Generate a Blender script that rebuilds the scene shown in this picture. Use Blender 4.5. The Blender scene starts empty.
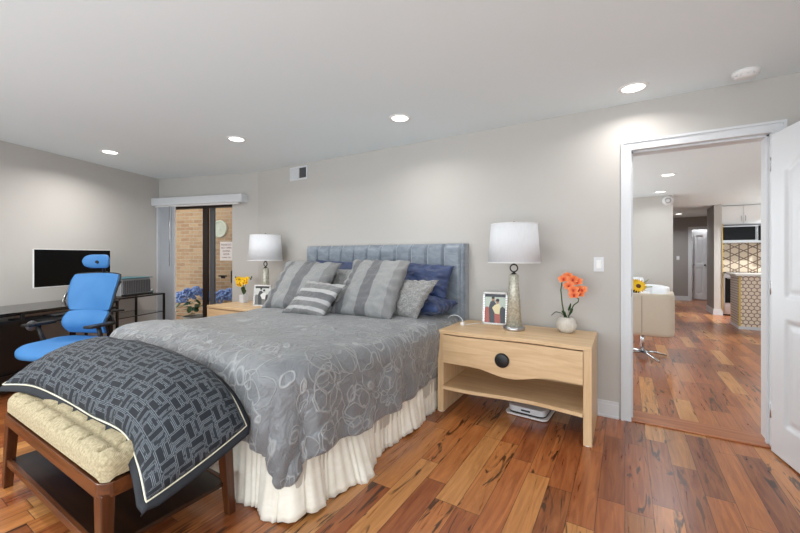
import bpy, bmesh, math, random
from mathutils import Vector, Matrix, noise
S = bpy.context.scene
C = S.collection
random.seed(7)
R = math.radians
PI = math.pi

# ------------------------------------------------------------------ camera, world, light, exposure
cd = bpy.data.cameras.new('camera'); cam = bpy.data.objects.new('camera', cd); C.objects.link(cam)
cam.location = (0, 0, 1.267); cam.rotation_euler = (R(90), 0, R(31.5))
cd.sensor_width = 36; cd.lens = 367 / 800 * 36; cd.shift_y = -10.5 / 800; cd.clip_start = .02
S.camera = cam
S.view_settings.view_transform = 'Standard'; S.view_settings.look = 'None'
S.view_settings.exposure = -0.08; S.view_settings.gamma = 1.0; S.view_settings.use_curve_mapping = False
w = bpy.data.worlds.new('world'); S.world = w; w.use_nodes = True
w.node_tree.nodes['Background'].inputs[0].default_value = (0.88, 0.965, 1.0, 1)
w.node_tree.nodes['Background'].inputs[1].default_value = 2.35

def area(name, loc, rot, sx, sy, power, col=(1, 1, 1), shape='RECTANGLE', spread=180):
    l = bpy.data.lights.new(name, 'AREA'); l.shape = shape; l.size = sx
    if shape == 'RECTANGLE': l.size_y = sy
    l.energy = power; l.color = col; l.spread = R(spread)
    o = bpy.data.objects.new(name, l); C.objects.link(o); o.location = loc; o.rotation_euler = rot
    return o
CAN_W = 7.0
area('fill_light_rear', (-1.2, -1.68, 1.2), (R(112), 0, 0), 4.6, 1.9, 46, (.97, .985, 1))  # added soft fill from behind the camera; no window is modelled there
area('fill_light_side', (1.68, -.55, 1.35), (R(100), 0, R(90)), 2.0, 1.7, 46, (.97, .985, 1))  # added fill aimed from the right at the desk wall, not a window
area('added_light_dining', (-1.75, 5.9, 1.35), (R(90), 0, R(-90)), 4.0, 1.8, 24, (.95, .98, 1))  # added soft light for the dining side; its source is unseen
area('daylight_patio', (-5.85, 3.35, 3.1), (R(28), 0, R(15.8)), 3.6, .5, 5, (1, .99, .96))

# ------------------------------------------------------------------ node materials
def lin(c):
    return tuple((v / 255 / 12.92 if v / 255 <= .04045 else ((v / 255 + .055) / 1.055) ** 2.4) for v in c)
class N:
    """small wrapper around a material's node tree"""
    def __init__(s, name, rough=.5, col=(200, 200, 200), metal=0, spec=.5, **kw):
        s.m = bpy.data.materials.new(name); s.m.use_nodes = True; s.t = s.m.node_tree
        s.b = s.t.nodes['Principled BSDF']
        s.b.inputs['Base Color'].default_value = (*lin(col), 1); s.b.inputs['Roughness'].default_value = rough
        s.b.inputs['Metallic'].default_value = metal; s.b.inputs['Specular IOR Level'].default_value = spec
        for k, v in kw.items(): s.b.inputs[k].default_value = v
    def n(s, ty, **kw):
        x = s.t.nodes.new(ty)
        for k, v in kw.items(): setattr(x, k, v)
        return x
    def L(s, a, b): s.t.links.new(a, b)
    def put(s, x, sock):
        if isinstance(x, (int, float)): sock.default_value = x
        elif isinstance(x, (tuple, list)): sock.default_value = x if len(x) == len(sock.default_value) else (*x, 1)
        else: s.L(x, sock)
    def co(s, which='Object'): return s.n('ShaderNodeTexCoord').outputs[which]
    def sep(s, v):
        x = s.n('ShaderNodeSeparateXYZ'); s.L(v, x.inputs[0]); return x.outputs
    def comb(s, a, b, c=0.0):
        x = s.n('ShaderNodeCombineXYZ'); s.put(a, x.inputs[0]); s.put(b, x.inputs[1]); s.put(c, x.inputs[2]); return x.outputs[0]
    def M(s, op, a, b=0.0, c=0.0):
        x = s.n('ShaderNodeMath', operation=op); s.put(a, x.inputs[0]); s.put(b, x.inputs[1]); s.put(c, x.inputs[2]); return x.outputs[0]
    def scale(s, v, sc):
        x = s.n('ShaderNodeMapping'); s.L(v, x.inputs[0]); x.inputs['Scale'].default_value = sc; return x.outputs[0]
    def rot(s, v, r, sc=(1, 1, 1)):
        x = s.n('ShaderNodeMapping'); s.L(v, x.inputs[0]); x.inputs['Rotation'].default_value = r; x.inputs['Scale'].default_value = sc; return x.outputs[0]
    def noise(s, v, sc=5, det=2, rough=.5, dist=0):
        x = s.n('ShaderNodeTexNoise'); s.L(v, x.inputs['Vector']); x.inputs['Scale'].default_value = sc
        x.inputs['Detail'].default_value = det; x.inputs['Roughness'].default_value = rough; x.inputs['Distortion'].default_value = dist
        return x.outputs[0]
    def vor(s, v, sc=5, feat='F1', rnd=1.0):
        x = s.n('ShaderNodeTexVoronoi', feature=feat); s.L(v, x.inputs['Vector']); x.inputs['Scale'].default_value = sc
        x.inputs['Randomness'].default_value = rnd; return x
    def ramp(s, f, stops, interp='LINEAR'):
        x = s.n('ShaderNodeValToRGB'); s.put(f, x.inputs[0]); e = x.color_ramp; e.interpolation = interp
        while len(e.elements) < len(stops): e.elements.new(.5)
        for el, (p, c) in zip(e.elements, stops):
            el.position = p; el.color = (*lin(c), 1) if isinstance(c, tuple) else (c, c, c, 1)
        return x.outputs[0]
    def mix(s, f, a, b, mode='MIX'):
        x = s.n('ShaderNodeMix', data_type='RGBA', blend_type=mode); s.put(f, x.inputs[0])
        for q, i in ((a, 6), (b, 7)):
            if isinstance(q, tuple): x.inputs[i].default_value = (*lin(q), 1)
            else: s.L(q, x.inputs[i])
        return x.outputs[2]
    def col(s, c): s.L(c, s.b.inputs['Base Color'])
    def rgh(s, c): s.put(c, s.b.inputs['Roughness'])
    def bump(s, h, strength=.3, dist=.01):
        x = s.n('ShaderNodeBump'); x.inputs['Strength'].default_value = strength; x.inputs['Distance'].default_value = dist
        s.L(h, x.inputs['Height']); s.L(x.outputs[0], s.b.inputs['Normal'])
MT = {}
def simple(name, col, rough=.5, metal=0, nz=0, nscale=40, bump=0, **kw):
    k = N(name, rough, col, metal, **kw)
    f = k.noise(k.co(), nscale, 3)
    if nz:
        k.col(k.mix(f, tuple(max(0, c - nz) for c in col), tuple(min(255, c + nz) for c in col)))
    if bump: k.bump(f, bump, .004)
    MT[name] = k.m; return k.m

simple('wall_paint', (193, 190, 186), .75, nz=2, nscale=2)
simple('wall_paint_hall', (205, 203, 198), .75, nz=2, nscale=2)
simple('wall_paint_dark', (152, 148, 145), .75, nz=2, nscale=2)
simple('ceiling_paint', (236, 246, 250), .8, nz=2, nscale=1.5)
simple('white_trim', (216, 219, 223), .35, nz=1)
simple('white_satin', (212, 214, 218), .3, nz=1)
simple('white_plastic', (240, 240, 240), .35, nz=1)
simple('blind_vinyl', (232, 236, 242), .45, nz=2)
simple('black_plastic', (22, 22, 24), .4, nz=2)
simple('black_wood', (24, 20, 20), .3, nz=4)
simple('black_glass', (30, 31, 33), .06, nz=1)
simple('screen', (4, 4, 5), .25, spec=.2)
simple('chrome', (215, 217, 220), .12, 1)
simple('steel', (190, 190, 192), .3, 1, nz=6)
simple('dark_metal', (62, 58, 56), .35, .8, nz=4)
simple('bronze_frame', (38, 27, 22), .4, nz=3)
simple('grey_frame', (86, 86, 90), .4, nz=3)
simple('printer_grey', (150, 153, 157), .5, nz=6)
simple('teal_plastic', (60, 118, 130), .4, nz=5)
simple('white_leather', (212, 199, 180), .45, nz=3, bump=.05)
simple('white_shell', (240, 241, 243), .3, nz=1)
simple('leaf', (46, 78, 36), .45, nz=14)
simple('leaf_light', (120, 165, 70), .5, nz=20)
simple('stem_green', (64, 88, 40), .5, nz=10)
simple('petal_yellow', (250, 200, 20), .5, nz=12)
simple('petal_centre', (96, 52, 16), .7, nz=15)
simple('lip_red', (190, 40, 22), .5, nz=15)
simple('hydrangea_blue', (122, 142, 192), .6, nz=26, nscale=12)
simple('patio_stone', (160, 150, 140), .8, nz=14, nscale=8)
simple('skirt_under', (200, 196, 186), .9)
simple('navy_trim', (34, 38, 45), .7, nz=3)
simple('piping', (232, 228, 208), .6, nz=3)
simple('plinth_black', (18, 17, 17), .8)  # near-black colour of the kitchen plinths
simple('cream_plaque', (188, 182, 162), .6, nz=12, nscale=60)
simple('sign_red', (120, 52, 48), .6)
simple('sign_white', (226, 220, 216), .5, nz=1)
simple('tile_edge', (212, 178, 84), .4, nz=6)
simple('counter', (228, 225, 220), .25, nz=6, nscale=30)
simple('kitchen_white', (242, 242, 242), .3, nz=1)
simple('quartz', (245, 243, 240), .3, nz=4)
simple('soil', (60, 44, 30), .9, nz=12)

def m_floor():
    k = N('tigerwood_planks', .22); co = k.co(); x, y, z = k.sep(co)[:3]
    PW = .121
    r = k.M('DIVIDE', x, PW); row = k.M('FLOOR', r); fx = k.M('FRACT', r)
    wn = k.n('ShaderNodeTexWhiteNoise', noise_dimensions='1D'); k.L(row, wn.inputs['W'])
    yy = k.M('ADD', k.M('DIVIDE', y, .78), k.M('MULTIPLY', wn.outputs[0], 7.3))
    colf = k.M('FLOOR', yy); fy = k.M('FRACT', yy)
    w2 = k.n('ShaderNodeTexWhiteNoise', noise_dimensions='3D'); k.L(k.comb(row, colf, 3.3), w2.inputs['Vector'])
    idv = w2.outputs[0]; idc = k.sep(w2.outputs[1])
    base = k.ramp(idv, [(0, (112, 48, 22)), (.22, (146, 70, 34)), (.5, (174, 92, 46)), (.75, (196, 122, 64)), (.92, (216, 156, 94)), (1, (124, 54, 28))])
    # grain: stretched noise, offset for each plank
    off = k.M('MULTIPLY', idv, 37.0)
    g = k.comb(k.M('MULTIPLY', x, 26.0), k.M('ADD', k.M('MULTIPLY', y, 2.2), off), off)
    gr = k.noise(g, 1.0, 5, .6, 1.2)
    c1 = k.mix(k.ramp(gr, [(.3, 0.0), (.7, 1.0)]), k.mix(.45, base, (78, 34, 16)), k.mix(.3, base, (214, 150, 92)))
    # dark stripes of the figure, only on some planks
    g2 = k.comb(k.M('MULTIPLY', x, 11.0), k.M('ADD', k.M('MULTIPLY', y, 1.5), off), k.M('ADD', off, 9.0))
    st = k.noise(g2, 1.3, 3, .55, 2.2)
    amt = k.ramp(idc[1], [(.42, 0.0), (.7, 1.0)])
    stripe = k.M('MULTIPLY', k.ramp(st, [(.57, 0.0), (.64, 1.0)]), amt)
    c2 = k.mix(k.M('MULTIPLY', stripe, .85), c1, (40, 20, 13))
    ex = k.M('MINIMUM', fx, k.M('SUBTRACT', 1.0, fx)); ey = k.M('MINIMUM', fy, k.M('SUBTRACT', 1.0, fy))
    gapx = k.M('LESS_THAN', ex, .012); gapy = k.M('LESS_THAN', ey, .0022)
    gap = k.M('MAXIMUM', gapx, gapy)
    k.col(k.mix(k.M('MULTIPLY', gap, .75), c2, (34, 16, 10)))
    k.rgh(k.M('ADD', .24, k.M('MULTIPLY', gr, .1)))
    h = k.M('SUBTRACT', k.M('MULTIPLY', gr, .15), gap)
    k.bump(h, .25, .002)
    k.b.inputs['Coat Weight'].default_value = .25; k.b.inputs['Coat Roughness'].default_value = .25
    MT['floor'] = k.m
m_floor()
def m_wood(name, a, b, axis=0, rough=.35, sc=1):
    k = N(name, rough); co = k.co(); s = [18 * sc, 18 * sc, 18 * sc]; s[axis] = 1.3 * sc
    f = k.noise(k.scale(co, tuple(s)), 1.6, 4, .6, .6)
    k.col(k.mix(k.ramp(f, [(.3, 0.0), (.7, 1.0)]), a, b)); k.bump(f, .05, .002); MT[name] = k.m
m_wood('maple', (208, 173, 130), (230, 199, 158), 0, .38)
m_wood('maple_upright', (208, 173, 130), (230, 199, 158), 2, .38)
m_wood('walnut', (66, 36, 20), (112, 64, 34), 0, .28)
m_wood('walnut_upright', (60, 32, 18), (102, 57, 30), 2, .28)
m_wood('walnut_dark', (30, 18, 13), (54, 32, 20), 0, .3)
m_wood('threshold', (150, 84, 48), (186, 118, 74), 0, .3)

def m_comforter():
    k = N('ring_embroidered_satin', .42, spec=.5); uv = k.co('UV')
    nz = k.n('ShaderNodeTexNoise'); k.L(uv, nz.inputs['Vector']); nz.inputs['Scale'].default_value = 4.5
    dv = k.n('ShaderNodeVectorMath', operation='MULTIPLY_ADD'); k.L(nz.outputs[1], dv.inputs[0]); dv.inputs[1].default_value = (.19, .19, 0); k.L(uv, dv.inputs[2])
    line = None
    for i, (sc, rad, off) in enumerate(((5.2, .40, (0, 0, 0)), (5.6, .42, (3.1, 7.7, 0)), (7.5, .36, (9.3, 1.9, 0)), (4.4, .47, (5.5, 5.2, 0)))):
        a = k.n('ShaderNodeVectorMath', operation='ADD'); k.L(dv.outputs[0], a.inputs[0]); a.inputs[1].default_value = off
        v = k.vor(a.outputs[0], sc, 'F1', .85)
        d = k.M('ABSOLUTE', k.M('SUBTRACT', v.outputs['Distance'], rad))
        l = k.M('SUBTRACT', 1.0, k.M('MINIMUM', k.M('DIVIDE', d, .0052 * sc), 1.0))
        line = l if line is None else k.M('MAXIMUM', line, l)
    wr = k.noise(uv, 9, 4, .6, .8)
    base = k.mix(wr, (106, 109, 113), (134, 137, 141))
    k.col(k.mix(k.M('MULTIPLY', line, .8), base, (176, 178, 180)))
    k.rgh(k.M('ADD', .36, k.M('MULTIPLY', line, .2)))
    k.bump(k.M('ADD', k.M('MULTIPLY', wr, 2.0), k.M('MULTIPLY', line, .45)), .7, .016)
    k.b.inputs['Sheen Weight'].default_value = .25
    MT['comforter'] = k.m
m_comforter()
def m_sham():
    k = N('interlocking_rectangle_weave', .75); uv = k.co('UV'); x, y, z = k.sep(k.rot(uv, (0, 0, R(0))))[:3]
    Q = .078
    cu, cv = k.M('DIVIDE', x, Q), k.M('DIVIDE', y, Q); par = k.M('FRACT', k.M('MULTIPLY', k.M('ADD', k.M('FLOOR', cu), k.M('FLOOR', cv)), .5))
    odd = k.M('GREATER_THAN', k.M('ABSOLUTE', par), .25); fu, fv = k.M('FRACT', cu), k.M('FRACT', cv)
    inv = k.M('SUBTRACT', 1.0, odd)
    a_ = k.M('ADD', k.M('MULTIPLY', fu, odd), k.M('MULTIPLY', fv, inv)); b_ = k.M('ADD', k.M('MULTIPLY', fv, odd), k.M('MULTIPLY', fu, inv))
    # two bars along a_ in every cell
    hb = k.M('FRACT', k.M('MULTIPLY', b_, 2.0)); which = k.M('GREATER_THAN', b_, .5)
    da_ = k.M('MULTIPLY', k.M('SUBTRACT', .5, k.M('ABSOLUTE', k.M('SUBTRACT', a_, .5))), Q); db_ = k.M('MULTIPLY', k.M('SUBTRACT', .5, k.M('ABSOLUTE', k.M('SUBTRACT', hb, .5))), Q / 2)
    d = k.M('MINIMUM', da_, db_)
    l1 = k.M('LESS_THAN', k.M('ABSOLUTE', k.M('SUBTRACT', d, .0035)), .0013); l2 = k.M('MULTIPLY', k.M('LESS_THAN', k.M('ABSOLUTE', k.M('SUBTRACT', d, .010)), .0012), which)
    ln = k.M('MAXIMUM', l1, l2)
    fill = k.M('MULTIPLY', k.M('GREATER_THAN', d, .006), k.M('SUBTRACT', 1.0, k.M('MULTIPLY', which, .6)))
    th = k.noise(k.scale(uv, (300, 60, 1)), 1, 2)
    base = k.mix(fill, (34, 41, 50), (23, 29, 38))
    br = k.M('GREATER_THAN', k.noise(uv, 60, 2), .40)
    k.col(k.mix(k.M('MULTIPLY', k.M('MULTIPLY', ln, .75), br), base, (136, 143, 150)))
    k.bump(k.M('ADD', k.M('MULTIPLY', fill, .6), k.M('MULTIPLY', th, .4)), .25, .003); MT['sham_weave'] = k.m
m_sham()
def m_stripe(name, stops, freq=1.0, axis=0, rough=.5):
    k = N(name, rough); uv = k.co('UV'); c = k.sep(uv)[axis]
    f = k.M('FRACT', k.M('MULTIPLY', c, freq)); base = k.ramp(f, stops, 'CONSTANT')
    nz = k.noise(uv, 110, 3, .7); wr = k.noise(uv, 12, 4, .6, .5)
    k.col(k.mix(k.M('MULTIPLY', k.ramp(nz, [(.4, 0.0), (.6, 1.0)]), .35), base, (84, 84, 86), 'MIX'))
    k.bump(k.M('ADD', k.M('MULTIPLY', nz, .4), wr), .6, .014); k.b.inputs['Sheen Weight'].default_value = .2; MT[name] = k.m
LG, MG, DG = (152, 154, 155), (130, 131, 132), (104, 106, 110)
m_stripe('sham_stripes', [(0, LG), (.09, DG), (.2, LG), (.43, DG), (.61, LG), (.86, MG)])
m_stripe('satin_stripes', [(0, MG), (.1, (196, 197, 198)), (.19, MG), (.33, (192, 193, 195)), (.43, DG), (.6, (198, 199, 200)), (.71, MG), (.88, (184, 185, 186))], 1, 1, .35)
def m_textured(name, a, b, sc=60, rough=.6, bs=.5):
    k = N(name, rough); uv = k.co('UV'); f = k.noise(uv, sc, 4, .7, .6); g = k.noise(uv, 9, 3, .6, 1)
    k.col(k.mix(k.ramp(f, [(.35, 0.0), (.65, 1.0)]), a, b)); k.bump(k.M('ADD', k.M('MULTIPLY', f, .4), g), bs, .012)
    k.b.inputs['Sheen Weight'].default_value = .2; MT[name] = k.m
m_textured('crushed_grey', (108, 108, 108), (164, 164, 163), 38, .45)
m_textured('navy_satin', (30, 46, 84), (46, 66, 110), 6, .5, .5)
m_textured('skirt_ivory', (236, 232, 218), (246, 243, 232), 10, .8, .15)
def m_headboard():
    k = N('velvet_blue_grey', .38); co = k.co(); f = k.noise(k.scale(co, (3, 3, 6)), 2.4, 5, .65, 1.2)
    k.col(k.mix(k.ramp(f, [(.3, 0.0), (.7, 1.0)]), (104, 115, 128), (138, 149, 161))); k.bump(f, .12, .01)
    k.b.inputs['Sheen Weight'].default_value = .6; MT['headboard'] = k.m
m_headboard()
def m_bench():
    k = N('basketweave_cream', .85); x, y, z = k.sep(k.co())[:3]
    a = k.M('SINE', k.M('MULTIPLY', x, 1150.0)); b = k.M('SINE', k.M('MULTIPLY', k.M('ADD', y, z), 1150.0)); f = k.M('MULTIPLY', a, b)
    nz = k.noise(k.co(), 90, 2)
    ff = k.M('ADD', k.M('MULTIPLY', f, .35), nz)
    k.col(k.mix(k.ramp(ff, [(.2, 0.0), (.85, 1.0)]), (150, 137, 106), (218, 204, 170))); k.bump(ff, .5, .004); MT['bench_fabric'] = k.m
m_bench()
def m_mesh():
    k = N('blue_mesh', .6); co = k.co(); f = k.vor(co, 260).outputs['Distance']; g = k.noise(co, 5, 2)
    k.col(k.mix(g, (50, 112, 174), (72, 134, 192))); k.bump(f, .3, .002); MT['blue_mesh'] = k.m
m_mesh()
def m_shade():
    k = N('lamp_linen', .8, (240, 241, 244)); f = k.noise(k.scale(k.co(), (120, 120, 14)), 1, 2)
    k.col(k.mix(f, (216, 218, 223), (230, 232, 236))); k.b.inputs['Subsurface Weight'].default_value = 0
    MT['shade'] = k.m
m_shade()
def m_mercury():
    k = N('mercury_glass', .18, (182, 180, 164), .35); co = k.co(); v = k.vor(co, 95).outputs['Distance']; n_ = k.noise(co, 60, 3)
    k.col(k.mix(k.ramp(n_, [(.4, 0.0), (.62, 1.0)]), (184, 181, 164), (214, 212, 200))); k.bump(v, .35, .003); k.rgh(k.M('ADD', .2, k.M('MULTIPLY', n_, .3))); MT['mercury'] = k.m
m_mercury()
def m_pot():
    k = N('ribbed_stoneware', .6, (216, 210, 200)); co = k.co(); f = k.noise(k.scale(co, (60, 60, 12)), 1.5, 3)
    k.col(k.mix(f, (186, 178, 166), (232, 228, 220))); k.bump(f, .3, .003); MT['pot'] = k.m
m_pot()
def m_petal():
    k = N('orchid_petal', .5); x = k.sep(k.co('UV'))[0]; nz = k.noise(k.co('UV'), 7, 3)
    k.col(k.ramp(k.M('ADD', x, k.M('MULTIPLY', k.M('SUBTRACT', nz, .5), .5)), [(0, (214, 66, 26)), (.35, (238, 112, 50)), (.8, (250, 150, 92)), (1, (252, 190, 150))])); MT['petal_orange'] = k.m
m_petal()
def m_brick():
    k = N('tan_brick', .85); x, y, z = k.sep(k.co())[:3]; v = k.comb(x, z)
    b = k.n('ShaderNodeTexBrick'); k.L(v, b.inputs['Vector'])
    for nme, val in (('Scale', 1), ('Mortar Size', .006), ('Mortar Smooth', .2), ('Brick Width', .2), ('Row Height', .067), ('Bias', 0)): b.inputs[nme].default_value = val
    b.inputs['Color1'].default_value = (*lin((152, 112, 78)), 1); b.inputs['Color2'].default_value = (*lin((182, 146, 108)), 1); b.inputs['Mortar'].default_value = (*lin((170, 156, 136)), 1)
    nz = k.noise(k.co(), 22, 4, .7); k.col(k.mix(k.M('MULTIPLY', nz, .5), b.outputs[0], (142, 100, 72)))
    k.bump(k.M('SUBTRACT', nz, b.outputs[1]), .4, .006); MT['brick'] = k.m
m_brick()
def m_star():
    k = N('star_tile', .35); x, y, z = k.sep(k.co())[:3]; P = .15; lines = None
    for a in (0, 60, 120):
        c = k.M('ADD', k.M('MULTIPLY', x, math.cos(R(a))), k.M('MULTIPLY', z, math.sin(R(a))))
        f = k.M('ABSOLUTE', k.M('SUBTRACT', k.M('FRACT', k.M('DIVIDE', c, P)), .5)); l = k.M('LESS_THAN', f, .07)
        lines = l if lines is None else k.M('MAXIMUM', lines, l)
    d = k.vor(k.comb(x, z), 9, 'F1', 0).outputs['Distance']; ring = k.M('LESS_THAN', k.M('ABSOLUTE', k.M('SUBTRACT', d, .44)), .06)
    k.col(k.mix(lines, (226, 208, 184), (128, 106, 88))); MT['star_tile'] = k.m
m_star()
def m_hex():
    k = N('hexagon_tile', .4); x, y, z = k.sep(k.co())[:3]
    W = .072; px, py = k.M('DIVIDE', k.M('ADD', x, y), W), k.M('DIVIDE', z, W); SQ = 3 ** .5; ds = []
    for o_ in (0.0, .5):
        gx = k.M('SUBTRACT', k.M('FRACT', k.M('ADD', px, o_)), .5); gy = k.M('MULTIPLY', k.M('SUBTRACT', k.M('FRACT', k.M('ADD', k.M('DIVIDE', py, SQ), o_)), .5), SQ)
        ax, ay = k.M('ABSOLUTE', gx), k.M('ABSOLUTE', gy); ds.append(k.M('MAXIMUM', ax, k.M('ADD', k.M('MULTIPLY', ax, .5), k.M('MULTIPLY', ay, .866))))
    hd = k.M('MINIMUM', ds[0], ds[1])
    k.col(k.mix(k.M('GREATER_THAN', hd, .41), (234, 218, 198), (140, 114, 100))); MT['hex_tile'] = k.m
m_hex()
def m_slat():
    k = N('ribbed_panel', .5); z = k.sep(k.co())[2]; f = k.M('FRACT', k.M('MULTIPLY', z, 22.0)); k.col(k.mix(k.M('LESS_THAN', f, .28), (196, 188, 180), (124, 112, 104))); MT['ribbed'] = k.m
m_slat()
def m_glass():
    m = bpy.data.materials.new('clear_glass'); m.use_nodes = True; t = m.node_tree; t.nodes.clear()
    o = t.nodes.new('ShaderNodeOutputMaterial'); mx = t.nodes.new('ShaderNodeMixShader'); tr = t.nodes.new('ShaderNodeBsdfTransparent'); gl = t.nodes.new('ShaderNodeBsdfGlossy')
    lw = t.nodes.new('ShaderNodeLayerWeight'); lw.inputs[0].default_value = .5; pw = t.nodes.new('ShaderNodeMath'); pw.operation = 'POWER'; pw.inputs[1].default_value = 4; t.links.new(lw.outputs['Facing'], pw.inputs[0]); fr = t.nodes.new('ShaderNodeMath'); fr.operation = 'MULTIPLY_ADD'; fr.inputs[1].default_value = .6; fr.inputs[2].default_value = .03; t.links.new(pw.outputs[0], fr.inputs[0]); gl.inputs['Roughness'].default_value = .02; tr.inputs[0].default_value = (.95, .97, .97, 1)
    t.links.new(fr.outputs[0], mx.inputs[0]); t.links.new(tr.outputs[0], mx.inputs[1]); t.links.new(gl.outputs[0], mx.inputs[2]); t.links.new(mx.outputs[0], o.inputs[0]); MT['glass'] = m
m_glass()
def m_emit(name, col, st):
    m = bpy.data.materials.new(name); m.use_nodes = True; b = m.node_tree.nodes['Principled BSDF']
    b.inputs['Base Color'].default_value = (*lin(col), 1); b.inputs['Emission Color'].default_value = (*lin(col), 1); b.inputs['Emission Strength'].default_value = st; MT[name] = m
m_emit('lens_glow', (255, 253, 248), 6)
m_emit('lens_glow_hall', (255, 250, 240), 5)

# ------------------------------------------------------------------ mesh builder
class MB:
    def __init__(s): s.b = bmesh.new(); s.uv = s.b.loops.layers.uv.new('uv'); s.mi = 0
    def face(s, vs, uvs=None, smooth=False):
        try: f = s.b.faces.new(vs)
        except ValueError: return
        f.smooth = smooth; f.material_index = s.mi
        if uvs:
            for l, u in zip(f.loops, uvs): l[s.uv].uv = u
    def box(s, x0, x1, y0, y1, z0, z1, M=None, bev=0):
        b = bmesh.new(); bmesh.ops.create_cube(b, size=1)
        for v in b.verts: v.co = Vector(((x0 + x1) / 2 + v.co.x * (x1 - x0), (y0 + y1) / 2 + v.co.y * (y1 - y0), (z0 + z1) / 2 + v.co.z * (z1 - z0)))
        if bev: bmesh.ops.bevel(b, geom=b.edges[:], offset=bev, segments=2, profile=.6, affect='EDGES')
        s.merge(b, M); return s
    def merge(s, b, M=None, smooth=None):
        mp = {}
        for v in b.verts: mp[v] = s.b.verts.new(M @ v.co if M else v.co)
        for f in b.faces: s.face([mp[v] for v in f.verts], smooth=f.smooth if smooth is None else smooth)
        b.free()
    def quadprism(s, pts, z0, z1, M=None):
        """vertical prism over a polygon"""
        a = [s.b.verts.new((M @ Vector((x, y, z0))) if M else (x, y, z0)) for x, y in pts]; c = [s.b.verts.new((M @ Vector((x, y, z1))) if M else (x, y, z1)) for x, y in pts]
        n = len(pts); s.face(a[::-1]); s.face(c)
        for i in range(n): s.face([a[i], a[(i + 1) % n], c[(i + 1) % n], c[i]])
        return s
    def extrude(s, pts, y0, y1, M=None):
        """prism of an (x,z) outline between two y"""
        f = lambda p: (M @ Vector(p)) if M else p
        a = [s.b.verts.new(f((x, y0, z))) for x, z in pts]; c = [s.b.verts.new(f((x, y1, z))) for x, z in pts]
        n = len(pts); s.face(a); s.face(c[::-1])
        for i in range(n): s.face([a[(i + 1) % n], a[i], c[i], c[(i + 1) % n]])
        return s
    def grid(s, P, nu, nv, closeu=False, closev=False, smooth=True, U=None):
        """P(i,j)->point; U(i,j)->uv"""
        g = [[s.b.verts.new(P(i, j)) for j in range(nv)] for i in range(nu)]
        for i in range(nu if closeu else nu - 1):
            for j in range(nv if closev else nv - 1):
                a, b_ = (i + 1) % nu, (j + 1) % nv
                q = [g[i][j], g[a][j], g[a][b_], g[i][b_]]
                uv = [U(i, j), U(i + 1, j), U(i + 1, j + 1), U(i, j + 1)] if U else None
                s.face(q, uv, smooth)
        return g
    def lathe(s, prof, n=32, M=None, cap=True, ribs=None):
        M = M or Matrix()
        def P(i, j):
            a = 2 * PI * i / n; r, z = prof[j]
            if ribs: r *= 1 + ribs[1] * math.cos(ribs[0] * a)
            return M @ Vector((r * math.cos(a), r * math.sin(a), z))
        g = s.grid(P, n, len(prof), closeu=True)
        if cap:
            if prof[0][0] > 1e-5: s.face([g[i][0] for i in range(n)][::-1])
            if prof[-1][0] > 1e-5: s.face([g[i][-1] for i in range(n)])
        return s
    def cyl(s, a, b_, r0, r1=None, n=16):
        a, b_ = Vector(a), Vector(b_); d = b_ - a; M = Matrix.Translation(a) @ d.to_track_quat('Z', 'Y').to_matrix().to_4x4()
        return s.lathe([(r0, 0), (r1 if r1 is not None else r0, d.length)], n, M)
    def tube(s, pts, r, n=8, closed=False):
        pts = [Vector(p) for p in pts]; m = len(pts); fr = []
        up = Vector((0, 0, 1))
        for i in range(m):
            t = (pts[(i + 1) % m] - pts[i - 1]) if closed else (pts[min(i + 1, m - 1)] - pts[max(i - 1, 0)])
            t.normalize(); u = up - t * up.dot(t)
            if u.length < .05: u = Vector((1, 0, 0)) - t * t.x
            u.normalize(); up = u; fr.append((u, t.cross(u)))
        rr = (lambda i: r(i / (m - 1))) if callable(r) else (lambda i: r)
        g = s.grid(lambda i, j: pts[i] + fr[i][0] * rr(i) * math.cos(2 * PI * j / n) + fr[i][1] * rr(i) * math.sin(2 * PI * j / n), m, n, closeu=closed, closev=True)
        if not closed: s.face(g[0][::-1]); s.face(g[-1])
        return s
    def ball(s, c, r, sc=(1, 1, 1), seg=16, M=None):
        b = bmesh.new(); bmesh.ops.create_uvsphere(b, u_segments=seg, v_segments=max(6, seg // 2), radius=r)
        T = Matrix.Translation(c) @ (M or Matrix()) @ Matrix.Diagonal((*sc, 1)); s.merge(b, T, True); return s
    def go(s, name, mat, parent=None, loc=(0, 0, 0), rot=(0, 0, 0), bevel=0, mats=None, sub=0):
        bmesh.ops.recalc_face_normals(s.b, faces=s.b.faces[:])
        me = bpy.data.meshes.new(name); s.b.to_mesh(me); s.b.free()
        for m_ in ([mat] + (mats or [])): me.materials.append(MT[m_] if isinstance(m_, str) else m_)
        o = bpy.data.objects.new(name, me); C.objects.link(o); o.location = loc; o.rotation_euler = rot
        if parent: o.parent = parent
        if bevel:
            bv = o.modifiers.new('bevel', 'BEVEL'); bv.width = bevel; bv.segments = 2; bv.limit_method = 'ANGLE'; bv.angle_limit = R(50)
        if sub:
            q = o.modifiers.new('sub', 'SUBSURF'); q.levels = sub; q.render_levels = sub
        return o
def box(*a, **k): return MB().box(*a, **k)
def tag(o, label=None, cat=None, group=None, kind=None):
    if label: o['label'] = label
    if cat: o['category'] = cat
    if group: o['group'] = group
    if kind: o['kind'] = kind
    return o
def thing(name, label, cat, loc=(0, 0, 0), rz=0, group=None):
    o = bpy.data.objects.new(name, None); C.objects.link(o); o.location = loc; o.rotation_euler = (0, 0, rz); o.empty_display_size = .1
    return tag(o, label, cat, group)
def struct(o, label=None): return tag(o, label, kind='structure')
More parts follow.
